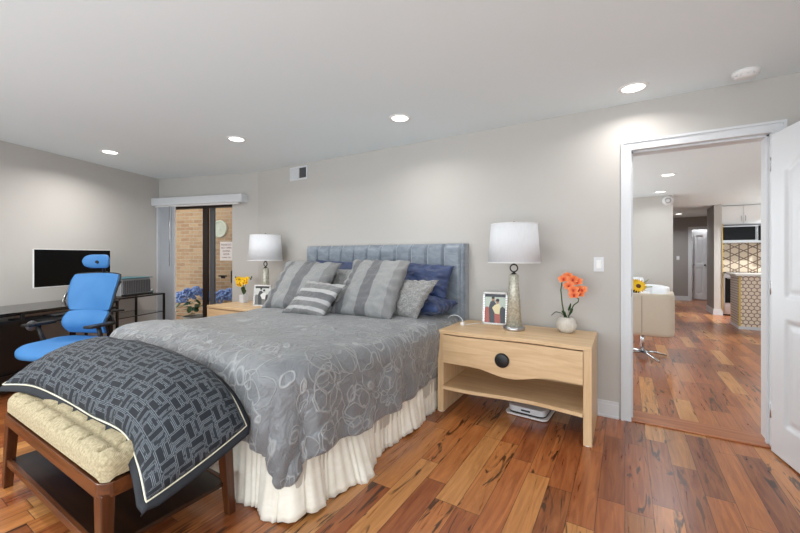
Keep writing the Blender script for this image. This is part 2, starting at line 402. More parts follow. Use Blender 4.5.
def dup(root, loc=None, rz=None, label=None, group=None):
    def rec(o, par):
        c = o.copy(); C.objects.link(c)
        if par: c.parent = par
        for ch in list(o.children): rec(ch, c)
        return c
    r = rec(root, None)
    if loc is not None: r.location = loc
    if rz is not None: r.rotation_euler = (0, 0, rz)
    if label: r['label'] = label
    if group: r['group'] = group
    return r
def frame_at(p, d):
    """matrix: local x along d, local z up, origin p (plan)"""
    a = math.atan2(d[1], d[0]); return Matrix.Translation((p[0], p[1], 0)) @ Matrix.Rotation(a, 4, 'Z')
def nz(x, y, z=0, sc=1): return noise.noise(Vector((x * sc, y * sc, z * sc)))

# ------------------------------------------------------------------ the shell
H, HH = 2.44, 2.37
CX, KX = (-6.06, 2.85), (-4.36, 3.33)          # corner left of the sliding door, kink in the headboard wall
LW0 = (-4.38, -1.75)
WY = 3.33
f = MB(); f.quadprism([(1.7, -1.75), (1.7, WY), KX, CX, LW0], -.1, 0); f.quadprism([(4.2, WY), (4.2, 14.0), (-1.9, 14.0), (-1.9, WY)], -.1, 0)
struct(f.go('floor', 'floor'))
WT = .20
struct(MB().quadprism([(1.75, -1.75), (1.75, WY + WT + .02), (-4.34, WY + WT + .02), (-6.2, 2.95), LW0], H, H + .1).go('ceiling', 'ceiling_paint'))
struct(box(-1.9, 4.2, WY + WT + .02, 14.0, HH, HH + .1).go('ceiling', 'ceiling_paint'))
WT = .20; DX0, DX1, DZ = .026, .836, 2.094
m = MB(); m.box(KX[0], DX0, WY, WY + WT, 0, H); m.box(DX1, 1.7, WY, WY + WT, 0, H); m.box(DX0, DX1, WY, WY + WT, DZ, H)
struct(m.go('wall_back', 'wall_paint'))
SV = (CX[0] - KX[0], CX[1] - KX[1]); SL = math.hypot(*SV)
MS = frame_at(CX, (KX[0] - CX[0], KX[1] - CX[1]))   # local x: from the corner to the kink, local y: outdoors
m = MB(); SX0, SX1, SZ = .10, 1.335, 2.02
m.box(-.1, SX0, 0, .14, 0, H, MS); m.box(SX1, SL, 0, .14, 0, H, MS); m.box(SX0, SX1, 0, .14, SZ, H, MS)
struct(m.go('wall_left', 'wall_paint'))
ML = frame_at(CX, (LW0[0] - CX[0], LW0[1] - CX[1]))  # local x: along the desk wall towards the camera side, local y: into the room (positive)
LL = math.hypot(LW0[0] - CX[0], LW0[1] - CX[1])
struct(box(0, LL, -.12, 0, 0, H, ML).go('wall_left', 'wall_paint'))
struct(box(1.7, 1.82, -1.75, WY, 0, H).go('wall_right', 'wall_paint'))
# hall shell
struct(box(-1.9, .742, 8.24, 8.36, 0, HH).go('wall_hall', 'wall_paint_hall'))
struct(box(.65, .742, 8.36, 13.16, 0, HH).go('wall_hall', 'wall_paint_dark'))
m = MB(); m.box(.742, 1.60, 13.16, 13.28, 0, HH); m.box(1.60, 2.4, 13.16, 13.28, 2.02, HH); m.box(2.4, 4.2, 13.16, 13.28, 0, HH)
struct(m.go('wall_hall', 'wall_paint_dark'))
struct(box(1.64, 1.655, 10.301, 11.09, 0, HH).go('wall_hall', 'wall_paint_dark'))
struct(box(1.641, 1.77, 10.3, 11.089, 0, HH).go('wall_hall', 'wall_paint_hall'))
struct(box(1.77, 4.2, 10.95, 11.05, 0, HH).go('wall_kitchen', 'star_tile'))
struct(box(4.1, 4.2, WY + WT, 14.0, 0, HH).go('wall_right', 'wall_paint_hall'))
struct(box(-1.9, 4.2, 13.9, 14.0, 0, HH).go('wall_hall', 'white_trim'))
# baseboards
def base(name, x0, x1, M=None, h=.125):
    m = MB(); m.box(x0, x1, -.014, 0, 0, h - .025, M); m.box(x0, x1, -.009, 0, h - .025, h, M); m.box(x0, x1, -.022, -.014, 0, .018, M)
    return struct(m.go(name, 'white_trim'))
base('baseboard_back', KX[0], DX0 - .066, Matrix.Translation((0, WY, 0)))
base('baseboard_back', DX1 + .07, 1.7, Matrix.Translation((0, WY, 0)))
MLb = frame_at(LW0, (CX[0] - LW0[0], CX[1] - LW0[1]))
base('baseboard_left', 0, LL, MLb @ Matrix.Identity(4))
base('baseboard_hall', -1.9, .742, Matrix.Translation((0, 8.24, 0)))
base('baseboard_hall', .742, 1.53, Matrix.Translation((0, 13.16, 0)))
base('baseboard_hall', 1.625, 1.785, Matrix.Translation((0, 10.3, 0)))
base('baseboard_hall', 0, .80, frame_at((1.64, 11.09), (0, -1)))
# door casing, jambs and threshold
m = MB(); cw = .052
for y0, y1 in ((WY - .016, WY), (WY + WT, WY + WT + .016)):
    m.box(DX0 - cw, DX0, y0, y1, 0, DZ + cw); m.box(DX1, DX1 + cw, y0, y1, 0, DZ + cw); m.box(DX0, DX1, y0, y1, DZ, DZ + cw)
m.box(DX0 - cw, DX0 - cw + .016, WY - .026, WY - .016, 0, DZ + cw); m.box(DX1 + cw - .016, DX1 + cw, WY - .026, WY - .016, 0, DZ + cw); m.box(DX0 - cw + .016, DX1 + cw - .016, WY - .026, WY - .016, DZ + cw - .016, DZ + cw)
m.box(DX0 - .001, DX0 + .016, WY - .015, WY + WT + .015, 0, DZ - .001); m.box(DX1 - .016, DX1 + .001, WY - .015, WY + WT + .015, 0, DZ - .001); m.box(DX0 + .016, DX1 - .016, WY - .015, WY + WT + .015, DZ - .016, DZ + .001)
m.box(DX0 + .016, DX0 + .028, WY + .045, WY + .08, 0, DZ - .016); m.box(DX1 - .028, DX1 - .016, WY + .045, WY + .08, 0, DZ - .016); m.box(DX0 + .016, DX1 - .016, WY + .045, WY + .08, DZ - .028, DZ - .016)
tr = struct(m.go('trim_1', 'white_trim'))
tag(box(DX0 + .012, DX0 + .0185, WY + .002, WY + .03, .955, 1.015, bev=.003).go('strike_plate', 'dark_metal', tr), 'dark metal strike plate')
struct(box(DX0 + .01, DX1 - .01, WY - .005, WY + WT + .01, 0, .012, bev=.005).go('trim_2', 'threshold'))

def panel_door(name, W, Hh, th, panels, mat='white_satin', nx=60, nzr=150, parent=None):
    """slab with panels sunk into both faces; panels: (x0,x1,z0,z1,arch)"""
    def depth(x, z):
        d = 0
        for x0, x1, z0, z1, ar in panels:
            zt = z1 - ar * (1 - math.cos(PI * min(1, abs((x - (x0 + x1) / 2) / ((x1 - x0) / 2)))) ) / 2
            e = min(x - x0, x1 - x, z - z0, zt - z)
            if e > 0: d = .010 * min(1, e / .012) if e < .03 else .010 - .006 * min(1, (e - .03) / .025)
        return d
    m = MB()
    for sgn in (1, -1):
        m.grid(lambda i, j: (W * i / (nx - 1), sgn * (th / 2 - depth(W * i / (nx - 1), Hh * j / (nzr - 1))), Hh * j / (nzr - 1)), nx, nzr, smooth=True)
    m.box(-.0005, W + .0005, -th / 2 + .0115, th / 2 - .0115, 0, Hh)
    for q in ((-.0008, .0008, 0, Hh), (W - .0008, W + .0008, 0, Hh)): m.box(q[0], q[1], -th / 2, th / 2, q[2], q[3])
    m.box(0, W, -th / 2, th / 2, -.0008, .0008); m.box(0, W, -th / 2, th / 2, Hh - .0008, Hh + .0008)
    return m.go(name, mat, parent)
da = math.atan2(-.98, .196)
dr = panel_door('door_1', .78, 2.035, .036, [(.14, .64, 1.0, 1.90, .11), (.14, .64, .21, .86, 0)], nx=70, nzr=170)
dr.location = (DX1 - .012, WY - .05, .012); dr.rotation_euler = (0, 0, da); struct(dr)
for z in (.25, 1.05, 1.85): MB().cyl((-.012, -.012, z - .045), (-.012, -.012, z + .045), .007).go('hinge', 'steel', dr)

# sliding glass door, seen past the blinds
m = MB(); fz = .045
m.box(SX0, SX1, .02, .11, SZ - fz, SZ, MS); m.box(SX0, SX0 + .03, .02, .11, 0, SZ, MS); m.box(SX1 - .012, SX1, .02, .11, 0, SZ, MS); m.box(SX0, SX1, .02, .11, 0, .04, MS)
wd = struct(m.go('door_2', 'bronze_frame'))
m = MB(); m.box(.775, .865, .045, .075, .04, SZ - fz, MS); m.box(.13, .775, .05, .07, .04, .10, MS); m.box(.13, .19, .05, .07, .1, SZ - fz, MS); m.go('sliding_frame', 'bronze_frame', wd)
m = MB(); m.box(.866, .952, .08, .105, .04, SZ - fz, MS); m.box(.952, 1.323, .085, .1, .04, .10, MS); m.go('fixed_frame', 'grey_frame', wd)
box(.19, .775, .058, .062, .1, SZ - fz, MS).go('pane', 'glass', wd); box(.952, 1.323, .090, .094, .1, SZ - fz, MS).go('pane', 'glass', wd)
box(1.312, 1.33, .0, .03, .88, 1.06, MS, bev=.004).go('door_handle', 'black_plastic', wd)
m = MB(); m.box(1.03, 1.17, .073, .086, .965, .985, MS); m.box(1.08, 1.14, .07, .086, .94, .968, MS); m.go('door_latch', 'black_plastic', wd)
# valance with stacked vertical blinds
bl = thing('vertical_blind', 'white vertical blinds stacked beside the sliding glass door under a white valance', 'blinds')
m = MB(); m.box(.0, 1.60, -.135, -.001, 2.015, 2.125, MS, bev=.006); m.go('valance', 'white_trim', bl)
m = MB(); m.box(.02, 1.5, -.08, -.05, 1.995, 2.03, MS); m.go('head_rail', 'white_plastic', bl)
for i in range(11):
    x = .05 + i * .030; a = R(24)
    dx, dy = math.cos(a) * .043, math.sin(a) * .043
    def P(u, v): 
        t = u / 5 * 2 - 1; b_ = .006 * (1 - t * t)
        return MS @ Vector((x + t * dx + b_, -.066 - t * dy - b_ * .3, .03 + v * 1.975))
    m = MB(); m.grid(P, 6, 2); m.go('vane', 'blind_vinyl', bl)
m = MB(); m.box(.37, .388, -.075, -.06, .05, 2.0, MS); m.go('wand_channel', 'white_plastic', bl)
MB().tube([MS @ Vector((.345, -.125, z)) for z in (2.0, 1.6, 1.12)], .005).go('wand', 'steel', bl)
# patio
struct(box(-1.2, 3.2, .14, 2.4, -.14, -.04, MS).go('patio_floor', 'patio_stone'))
bw = struct(box(-1.6, 3.6, 0, .12, -.1, 3.0).go('wall_patio', 'brick')); bw.matrix_world = MS @ Matrix.Translation((0, 1.15, 0))
pq = thing('wall_plaque', 'round cream plaque on the brick wall outside the sliding door', 'plaque')
def onbrick(x, z, y=1.14): return MS @ Vector((x, y, z))
MP = MS @ Matrix.Translation((.10, 1.149, 1.76)) @ Matrix.Rotation(R(90), 4, 'X')
MB().lathe([(0, .012), (.03, .012), (.036, .006), (.05, .012), (.066, .006), (.08, .012), (.094, .006), (.108, .012), (.118, .006), (.126, .022), (.14, .03), (.155, .024), (.16, 0)], 40, MP).go('plate', 'cream_plaque', pq)
sg = thing('paper_notice', 'white paper notice with printed lines taped to the sliding glass', 'sign')
m = MB(); m.box(1.048, 1.27, .086, .0895, 1.20, 1.475, MS); m.go('sheet', 'sign_white', sg)
def text(body, size, M, mat, parent, name='lettering', ext=.0006):
    cu = bpy.data.curves.new(name, 'FONT'); cu.body = body; cu.size = size; cu.extrude = ext; cu.align_x = 'CENTER'; cu.resolution_u = 3
    t = bpy.data.objects.new(name, cu); C.objects.link(t); dg = bpy.context.evaluated_depsgraph_get(); dg.update()
    me = bpy.data.meshes.new_from_object(t.evaluated_get(dg)); bpy.data.objects.remove(t)
    o = bpy.data.objects.new(name, me); C.objects.link(o); me.materials.clear(); me.materials.append(MT[mat]); o.matrix_world = M; o.parent = parent; return o
for i, (tx, sz) in enumerate((('PLEASE DO', .036), ('NOT OPEN', .036), ('SLIDING', .036), ('DOOR', .036), ('THANK YOU', .026))):
    text(tx, sz, MS @ Matrix.Translation((1.159, .0852, 1.42 - i * .046)) @ Matrix.Rotation(R(90), 4, 'X'), 'sign_red', sg)
# hydrangeas in a planter
def hydrangea(loc, label, s=1.0, seed=1):
    random.seed(seed); t = thing('potted_hydrangea', label, 'plant', loc, 0, None)
    MB().lathe([(0, 0), (.13, 0), (.17, .26), (.185, .28), (.165, .28), (.16, .25), (0, .25)], 24).go('pot', 'patio_stone', t)
    m = MB()
    for i in range(34):
        a = random.uniform(0, 2 * PI); r_ = random.uniform(.05, .26) * s; z = .30 + random.uniform(0, .22) * s
        Mx = Matrix.Translation((r_ * math.cos(a), r_ * math.sin(a), z)) @ Matrix.Rotation(a, 4, 'Z') @ Matrix.Rotation(random.uniform(-.3, .9), 4, 'Y')
        m.ball((0, 0, 0), .07, (1, .6, .06), 8, Mx)
    m.go('leaves', 'leaf', t)
    for i in range(13):
        a = i * 2.4; r_ = .25 * math.sqrt((i + .5) / 13) * s; z = .56 + .14 * s * (1 - (r_ / .3) ** 2)
        m = MB(); c = Vector((r_ * math.cos(a), r_ * math.sin(a), z))
        for k in range(34):
            d = Vector((random.gauss(0, 1), random.gauss(0, 1), random.gauss(.2, 1))).normalized()
            m.ball(c + d * .07, .022, (1, 1, .55), 6, d.to_track_quat('Z', 'Y').to_matrix().to_4x4())
        m.go('flower_head', 'hydrangea_blue', t)
    return t
hydrangea(MS @ Vector((-.05, .72, -.04)), 'blue hydrangea in a stone pot outside, nearer the stacked blinds', 1.15, 3)
hydrangea(MS @ Vector((.66, .70, -.04)), 'blue hydrangea in a stone pot outside, below the paper notice', 1.0, 5)

# ------------------------------------------------------------------ ceiling fittings
def can(x, y, z, label, glow='lens_glow', power=CAN_W, grp='recessed ceiling lights'):
    tint = (1, .975, .94) if glow == 'lens_glow' else (.95, .98, 1)
    t = thing('recessed_light', label, 'ceiling light', (x, y, z), 0, grp)
    MB().lathe([(.068, -.001), (.07, -.006), (.088, -.006), (.092, -.001), (.092, 0), (.068, 0)], 36, cap=False).go('trim_ring', 'white_plastic', t)
    MB().lathe([(0, -.0035), (.069, -.0035), (.069, -.0005), (0, -.0005)], 36, cap=False).go('lens', glow, t)
    area('can_lamp', (x, y, z - .012), (0, 0, 0), .13, .13, power, tint, 'DISK', 150)
can(-4.95, 1.82, H, 'recessed ceiling light nearest the desk wall, above the office chair', power=15)
can(-3.32, 2.28, H, 'recessed ceiling light above the far side of the bed')
can(-1.63, 2.66, H, 'recessed ceiling light above the near side of the bed')
can(.05, 3.03, H, 'recessed ceiling light close to the doorway casing', power=4.5)
can(-2.6, -.4, H, 'recessed ceiling light above the open floor behind the bench')
can(-3.95, .25, H, 'added recessed ceiling light out of view in front of the long desk, nearest the bench', power=22)  # unseen can, added to brighten the desk wall
can(.50, 6.15, HH, 'recessed light in the hall ceiling nearer the doorway', 'lens_glow_hall', 9, 'recessed hall lights')
can(.52, 7.7, HH, 'recessed light in the hall ceiling just before the pale wall', 'lens_glow_hall', 4, 'recessed hall lights')
can(3.0, 9.6, HH, 'recessed light above the kitchen floor', 'lens_glow_hall', 90, 'recessed hall lights')
can(1.2, 12.0, HH, 'recessed light deep in the hall', 'lens_glow_hall', 22, 'recessed hall lights')
t = thing('smoke_detector', 'round white smoke detector on the bedroom ceiling above the door', 'smoke detector', (.655, 3.14, H))
MB().lathe([(0, -.042), (.03, -.042), (.05, -.036), (.058, -.026), (.068, -.02), (.07, 0)], 36).go('body', 'white_plastic', t)
m = MB()
for i in range(12): a = i * PI / 6; m.box(-.006, .006, .0535, .0595, -.033, -.024, Matrix.Rotation(a, 4, 'Z'))
m.go('slots', 'white_trim', t)
t = thing('smoke_alarm', 'round white alarm high on the pale hall wall', 'smoke detector', (.665, 8.24, 2.27))
MB().lathe([(0, .045), (.05, .045), (.08, .03), (.085, 0)], 32, Matrix.Rotation(R(90), 4, 'X')).go('body', 'white_plastic', t); MB().lathe([(.03, .047), (.05, .047), (.05, .044)], 24, Matrix.Rotation(R(90), 4, 'X'), cap=False).go('ring', 'steel', t)
# vent
t = thing('air_vent', 'white wall register high beside the ceiling, half open', 'air vent', (-3.555, WY, 2.325))
m = MB(); m.box(-.155, .155, -.012, 0, .065, .085); m.box(-.155, .155, -.012, 0, -.085, -.065); m.box(-.155, -.135, -.012, 0, -.065, .065); m.box(.135, .155, -.012, 0, -.065, .065); m.box(-.01, .01, -.012, 0, -.065, .065); m.go('frame', 'white_trim', t)
box(-.135, .135, -.002, -.0005, -.065, .065).go('duct', 'grey_frame', t)
m = MB()
for i in range(9): x = -.128 + i * .0138; m.box(-.0065, .0065, -.0008, .0008, -.064, .064, Matrix.Translation((x, -.007, 0)) @ Matrix.Rotation(R(48), 4, 'Z'))
m.go('louvre_closed', 'white_trim', t)
m = MB()
for i in range(7): m.box(.012, .134, -.010, -.004, -.055 + i * .018, -.0538 + i * .018)
m.go('louvre_open', 'grey_frame', t)
def switch(loc, label, n=1):
    t = thing('light_switch', label, 'light switch', loc)
    box(-.036, .036, -.006, 0, -.058, .058, bev=.003).go('cover_plate', 'white_trim', t); box(-.0165, .0165, -.011, -.004, -.033, .033, bev=.003).go('rocker', 'white_plastic', t)
switch((-.178, WY, 1.20), 'white rocker light switch on the grey wall between orchid and doorway')
switch((1.30, 13.16, 1.21), 'small white light switch on the dark hall wall')

# ------------------------------------------------------------------ bed
BX0, BX1, BY0, BY1 = -3.235, -1.335, 1.20, 3.20
bed = thing('bed', 'king size bed with blue grey channelled headboard and ivory ruffled skirt', 'bed', (-2.28, 2.2, 0))
PB = Matrix.Translation((2.28, -2.2, 0))
HX0, HX1, HZ = -3.31, -1.268, 1.385
m = MB(); nch = 11; cwid = (HX1 - HX0 - .05) / nch
def HP(i, j):
    x = HX0 + (HX1 - HX0) * i / 440; z = .12 + (HZ - .12) * j / 30
    u = (x - HX0 - .025) / cwid; fr = u - math.floor(u) if 0 < u < nch else .5
    e = min(fr, 1 - fr) * cwid
    puff = .042 * min(1, e / .026) ** .55 if 0 < u < nch else .02
    ez = min(1, max(0, (HZ - z)) / .03) ** .5; ex = min(1, min(x - HX0, HX1 - x) / .025) ** .5 if min(x - HX0, HX1 - x) > 0 else 0
    return PB @ Vector((x, 3.235 - puff * ez * ex - .012 * ez * ex, z))
m.grid(HP, 441, 31)
m.box(HX0, HX1, 3.235, 3.322, .10, HZ, PB)
m.go('headboard', 'headboard', bed)
for x in (HX0 + .15, HX1 - .15): box(x - .04, x + .04, 3.25, 3.31, 0, .12, PB).go('leg', 'black_wood', bed)
box(BX0, BX1, BY0 + .03, BY1, .14, .40, PB, bev=.02).go('box_spring', 'skirt_under', bed)
box(BX0, BX1, BY0 + .02, BY1, .40, .665, PB, bev=.05).go('mattress', 'white_trim', bed)
for x in (BX0 + .1, BX1 - .1):
    for y in (BY0 + .12, BY1 - .2): box(x - .03, x + .03, y - .03, y + .03, 0, .15, PB).go('leg', 'black_wood', bed)
# ruffled skirt, one strip around three sides
path = []
cr = .13
for k in range(161): path.append((BX1 - .008, BY1 - .02 - k / 160 * (BY1 - BY0 - .02 - cr), 1, 0))
for k in range(1, 16): a = k / 16 * PI / 2; path.append((BX1 - .008 - cr + cr * math.cos(a), BY0 + cr - cr * math.sin(a), math.cos(a), -math.sin(a)))
for k in range(151): path.append((BX1 - cr - k / 150 * (BX1 - BX0 - 2 * cr), BY0, 0, -1))
for k in range(101): path.append((BX0 - .012, BY0 + cr + k / 100 * (BY1 - BY0 - .1), -1, 0))
arc = [0]
for a_, b_ in zip(path, path[1:]): arc.append(arc[-1] + math.hypot(a_[0] - b_[0], a_[1] - b_[1]))
cor = arc[168]
def SP(i, j):
    x, y, nx_, ny_ = path[i]; s = arc[i]; t = j / 14
    ph = s * 2 * PI / .15 + 7.5 * nz(s * 2.2, 3)
    wv = (.5 + .5 * math.sin(ph)) * (.020 + .024 * nz(s * 3, 9)) + .004 * math.sin(ph * 2.3 + 1)
    wv = (.5 + .5 * math.sin(ph)) * (.022 + .03 * nz(s * 3, 9)) * t + .007 * math.sin(s * 2 * PI / .042 + 5 * nz(s * 5, 2)) 
    big = max(0, nz(s * 1.7, 20)) * .10
    fl = .035 * math.exp(-((s - cor) / .26) ** 2) + .10 * math.exp(-((s - 1.50) / .13) ** 2)
    hd_ = min(1, s / .7)
    if s > 2.1: fl *= .4
    out = (wv * t ** .5 + (big * .6 + fl) * max(0, t - .25) ** 1.1 * 1.3) * (.3 + .7 * hd_)
    tx, ty = ny_, -nx_
    side = .02 * math.sin(ph + 1.5) * t
    return PB @ Vector((x + nx_ * out - tx * side, y + ny_ * out - ty * side, .43 - t * (.424 - .026 * nz(s * 5, 5))))
m = MB(); m.grid(SP, len(path), 15, U=lambda i, j: (arc[min(i, len(arc) - 1)], j * .03))
sk = m.go('bed_skirt', 'skirt_ivory', bed); so = sk.modifiers.new('s', 'SOLIDIFY'); so.thickness = .003

# comforter: cloth laid over the mattress, the sides and the foot hang
TZ = .70
def cloth(px, py):
    """unfolded cloth coordinate -> draped point"""
    rho = .13; x0, x1, y0 = BX0 + .05 + rho, BX1 - .055 - rho, BY0 + .03 + rho
    cx = min(max(px, x0), x1); cy = max(py, y0)
    ex, ey = px - cx, py - cy; L = math.hypot(ex, ey)
    if L > 1e-6:
        q_ = min(L, rho) / L; cx += ex * q_; cy += ey * q_; ex, ey = ex / L, ey / L; L = max(0, L - rho); ex *= L; ey *= L
        if L > .59: L = .59 + (L - .59) * .3; h_ = math.hypot(ex, ey); ex *= L / h_; ey *= L / h_
    # crown of the top
    u = min(1, max(0, (cx - x0 + rho) / (x1 - x0 + 2 * rho)))
    top = TZ + .028 * (1 - (2 * u - 1) ** 4) * min(1, (cy - y0 + rho) / .3 + .4) + .012 * nz(px * 2.2, py * 2.2) + .007 * nz(px * 6, py * 5, 4)
    top += .038 * math.exp(-((cy - y0) / .24) ** 2)
    if L < 1e-6: return Vector((cx, cy, top))
    dx, dy = ex / L, ey / L
    r_ = .085
    if L < r_ * PI / 2: a = L / r_; o = r_ * math.sin(a); dn = r_ * (1 - math.cos(a))
    else: o = r_; dn = r_ + L - r_ * PI / 2
    ang = math.atan2(-ey, ex) ; hang = min(1, max(0, dn - .05) / .35)
    corner = abs(dx * dy) * 2
    fold = hang * (.018 * math.sin(py * 2 * PI / .33 + 1.3 + 1.5 * nz(py * 2, 7)) * abs(dx) + .014 * math.sin(px * 2 * PI / .3) * abs(dy) + .012 * corner * math.sin(ang * 9 + .6)) + .022 * hang * nz(px * 3.5 + 7, py * 3.5, dn * 2)
    head = min(1, max(0, (2.55 - cy) / .5))
    o += (fold + .025 * hang * (1 - corner) * abs(dx)) * (.15 + .85 * head) - (.045 * hang * (1 - head))
    if dy < -.3 and cx < -1.62: o = min(o, .085)
    wr = .014 * nz(px * 8, py * 8, 3) * (.3 + hang) + .010 * hang * nz(px * 16, py * 16, 5)
    ck = corner * hang if dx > 0 else 0
    return Vector((cx + dx * (o + wr) - .02 * ck, cy + dy * (o + wr) - .02 * ck, top - dn))
dropX, dropY = .475, .44
nx_, ny_ = 190, 190
PX0, PX1, PY0, PY1 = BX0 + .05 - dropX, BX1 - .05 + dropX, BY0 + .05 - dropY, 3.16
m = MB()
def cl(i, j):
    px = PX0 + (PX1 - PX0) * i / (nx_ - 1); py = PY0 + (PY1 - PY0) * j / (ny_ - 1)
    p = cloth(px, py); p.z = max(p.z, .02); return p
m.grid(cl, nx_, ny_, U=lambda i, j: (PX0 + (PX1 - PX0) * i / (nx_ - 1), PY0 + (PY1 - PY0) * j / (ny_ - 1)))
o = tag(m.go('comforter', 'comforter'), 'silver grey comforter with embroidered rings spread over the bed', 'comforter')
so = o.modifiers.new('s', 'SOLIDIFY'); so.thickness = .022; so.offset = 1

# ------------------------------------------------------------------ pillows
def patch(bl_, br_, tr_, tl_, bulge=None):
    bl_, br_, tr_, tl_ = map(Vector, (bl_, br_, tr_, tl_))
    def f_(u, v): return bl_ * (1 - u) * (1 - v) + br_ * u * (1 - v) + tr_ * u * v + tl_ * (1 - u) * v
    return f_
def pillow(name, corners, th, mat, label=None, cat='pillow', n=44, pinch=.05, seed=0, wr=.006, parent=None, group=None, q=.45, sizes=(1, 1), edge=None, ear=0):
    F = edge or patch(*corners); bl_, br_, tr_, tl_ = map(Vector, corners); cen = (bl_ + br_ + tr_ + tl_) / 4
    nrm = (br_ - bl_).cross(tl_ - bl_).normalized(); m = MB()
    du, dv = (br_ - bl_).normalized(), (tl_ - bl_).normalized(); wx, wy = (br_ - bl_).length, (tl_ - bl_).length
    def make(sgn):
        def P(i, j):
            u, v = i / (n - 1), j / (n - 1); p = F(u, v); a, b_ = 2 * u - 1, 2 * v - 1
            p = p - du * a * pinch * wx * (1 - b_ * b_) * abs(a) - dv * b_ * pinch * wy * (1 - a * a) * abs(b_)
            pr = (max(0, 1 - abs(a) ** 2.3) ** q) * (max(0, 1 - abs(b_) ** 2.3) ** q)
            ed = max(abs(a), abs(b_)); rad = math.atan2(b_, a)
            wrk = wr * (nz(u * 5 + seed, v * 5, sgn) + .6 * nz(u * 12 + seed, v * 12, sgn) + 1.0 * math.sin(rad * 17 + seed) * max(0, ed - .55) * 1.5)
            return p + nrm * sgn * (th / 2 * pr + (wrk if ed < .999 else 0) * (1 if pr > .02 else 0))
        return P
    U = lambda i, j: (i / (n - 1) * sizes[0], j / (n - 1) * sizes[1])
    m.grid(make(1), n, n, U=U); m.grid(make(-1), n, n, U=U)
    bmesh.ops.remove_doubles(m.b, verts=m.b.verts[:], dist=.0006)
    o = m.go(name, mat, parent)
    if label: tag(o, label, cat, group)
    return o
Z0 = .735
pillow('pillow', [(-1.99, 2.99, .90), (-1.37, 3.02, .88), (-1.34, 3.15, 1.175), (-2.02, 3.13, 1.215)], .13, 'navy_satin', 'navy satin pillow propped upright against the near end of the headboard', seed=3, wr=.014, pinch=.02)
pillow('pillow', [(-1.92, 2.86, .825), (-1.34, 2.80, .80), (-1.29, 3.13, .835), (-1.92, 3.14, .85)], .17, 'navy_satin', 'navy satin pillow lying flat under the propped one', seed=8, wr=.016, pinch=.03)
pillow('pillow', [(-3.10, 3.00, .80), (-2.36, 3.02, .80), (-2.34, 3.14, 1.20), (-3.06, 3.14, 1.225)], .12, 'navy_satin', 'navy satin pillow at the far end, only its top edge showing', seed=13, wr=.01, pinch=.02)
pillow('throw_pillow', [(-2.68, 2.85, Z0), (-2.24, 2.85, Z0), (-2.24, 3.03, 1.16), (-2.68, 3.03, 1.13)], .12, 'crushed_grey', 'crushed grey pillow peeking between the two big striped shams', seed=23, wr=.012)
pillow('throw_pillow', [(-1.93, 2.68, Z0), (-1.49, 2.70, Z0 - .005), (-1.36, 2.86, 1.06), (-1.80, 2.92, 1.06)], .12, 'crushed_grey', 'crushed grey pillow in front of the navy pillows, behind the striped sham', seed=31, wr=.014)
pillow('pillow_sham', [(-3.22, 2.49, Z0 - .01), (-2.47, 2.52, Z0), (-2.50, 2.93, 1.195), (-3.26, 2.90, 1.22)], .17, 'sham_stripes', 'large striped silver sham at the far side, behind the small striped cushion', n=54, seed=41, wr=.019, pinch=.03)
pillow('pillow_sham', [(-2.30, 2.52, Z0), (-1.64, 2.54, Z0 - .01), (-1.66, 2.90, 1.225), (-2.31, 2.92, 1.235)], .19, 'sham_stripes', 'large striped silver sham in the centre, with a deep grey band', n=54, seed=55, wr=.019, pinch=.03)
pillow('throw_pillow', [(-2.69, 2.30, Z0), (-2.21, 2.33, Z0 - .005), (-2.13, 2.55, 1.01), (-2.61, 2.56, 1.035)], .13, 'satin_stripes', 'small throw pillow with bright horizontal satin stripes', n=44, seed=61, wr=.009)

# ------------------------------------------------------------------ nightstands
def nightstand():
    t = thing('nightstand', 'pale maple nightstand beside the doorway side of the bed, with a black round drawer knob', 'nightstand', (-.748, 2.725, 0))
    hw, dp, ht = .562, .575, .665
    def fy(x): return .016 * math.sin((x + .12) * PI / .5)        # serpentine front, positive = inwards
    xs = [-hw + .0 + 2 * hw * i / 40 for i in range(41)]
    top = [(x, fy(x) * (1 - abs(x / hw) ** 6)) for x in xs] + [(hw, dp), (-hw, dp)]
    MB().quadprism(top, ht - .028, ht).go('top', 'maple', t, bevel=.003)
    for s_ in (-1, 1):
        x0, x1 = sorted((s_ * hw, s_ * (hw - .052)))
        box(x0, x1, .002, dp, 0, ht - .028).go('side_panel', 'maple_upright', t, bevel=.003)
    def wav(x): # lower edge of the drawer
        return .407 - .05 * (.5 + .5 * math.cos((x - .02) * PI / .30)) * (1 if abs(x - .02) < .30 else 0) - .0
    iw = hw - .053
    m = MB(); n = 40; g = []
    def DP(i, j):
        x = -iw + 2 * iw * i / n; y = fy(x) + .004
        return (x, y if j in (0, 1) else y + .02, wav(x) if j in (0, 3) else ht - .036)
    m.grid(DP, n + 1, 4, closev=True, smooth=False)
    m.box(-iw, -iw + .001, .006, .024, .41, ht - .04); m.box(iw - .001, iw, .006, .024, .41, ht - .04)
    d = m.go('drawer', 'maple', t)
    box(-iw + .01, iw - .01, .03, dp - .03, .47, .60).go('drawer_box', 'maple', t)
    k = MB(); k.lathe([(0, .020), (.044, .020), (.052, .016), (.055, .006), (.053, 0)], 32, Matrix.Translation((-.035, fy(-.035) + .004, .487)) @ Matrix.Rotation(R(90), 4, 'X')).go('knob', 'black_plastic', d)
    sh = [(x, fy(x) * 1.5 - .004) for x in [-iw + 2 * iw * i / 40 for i in range(41)]] + [(iw, dp - .02), (-iw, dp - .02)]
    MB().quadprism(sh, .196, .222).go('shelf', 'maple', t, bevel=.002)
    box(-iw, iw, dp - .02, dp - .006, .196, ht - .028).go('back_panel', 'maple', t)
    for s_ in (-1, 1): MB().cyl((s_ * (hw - .026), .028, 0), (s_ * (hw - .026), .028, .006), .028).go('glide', 'white_plastic', t)
    return t
ns = nightstand()
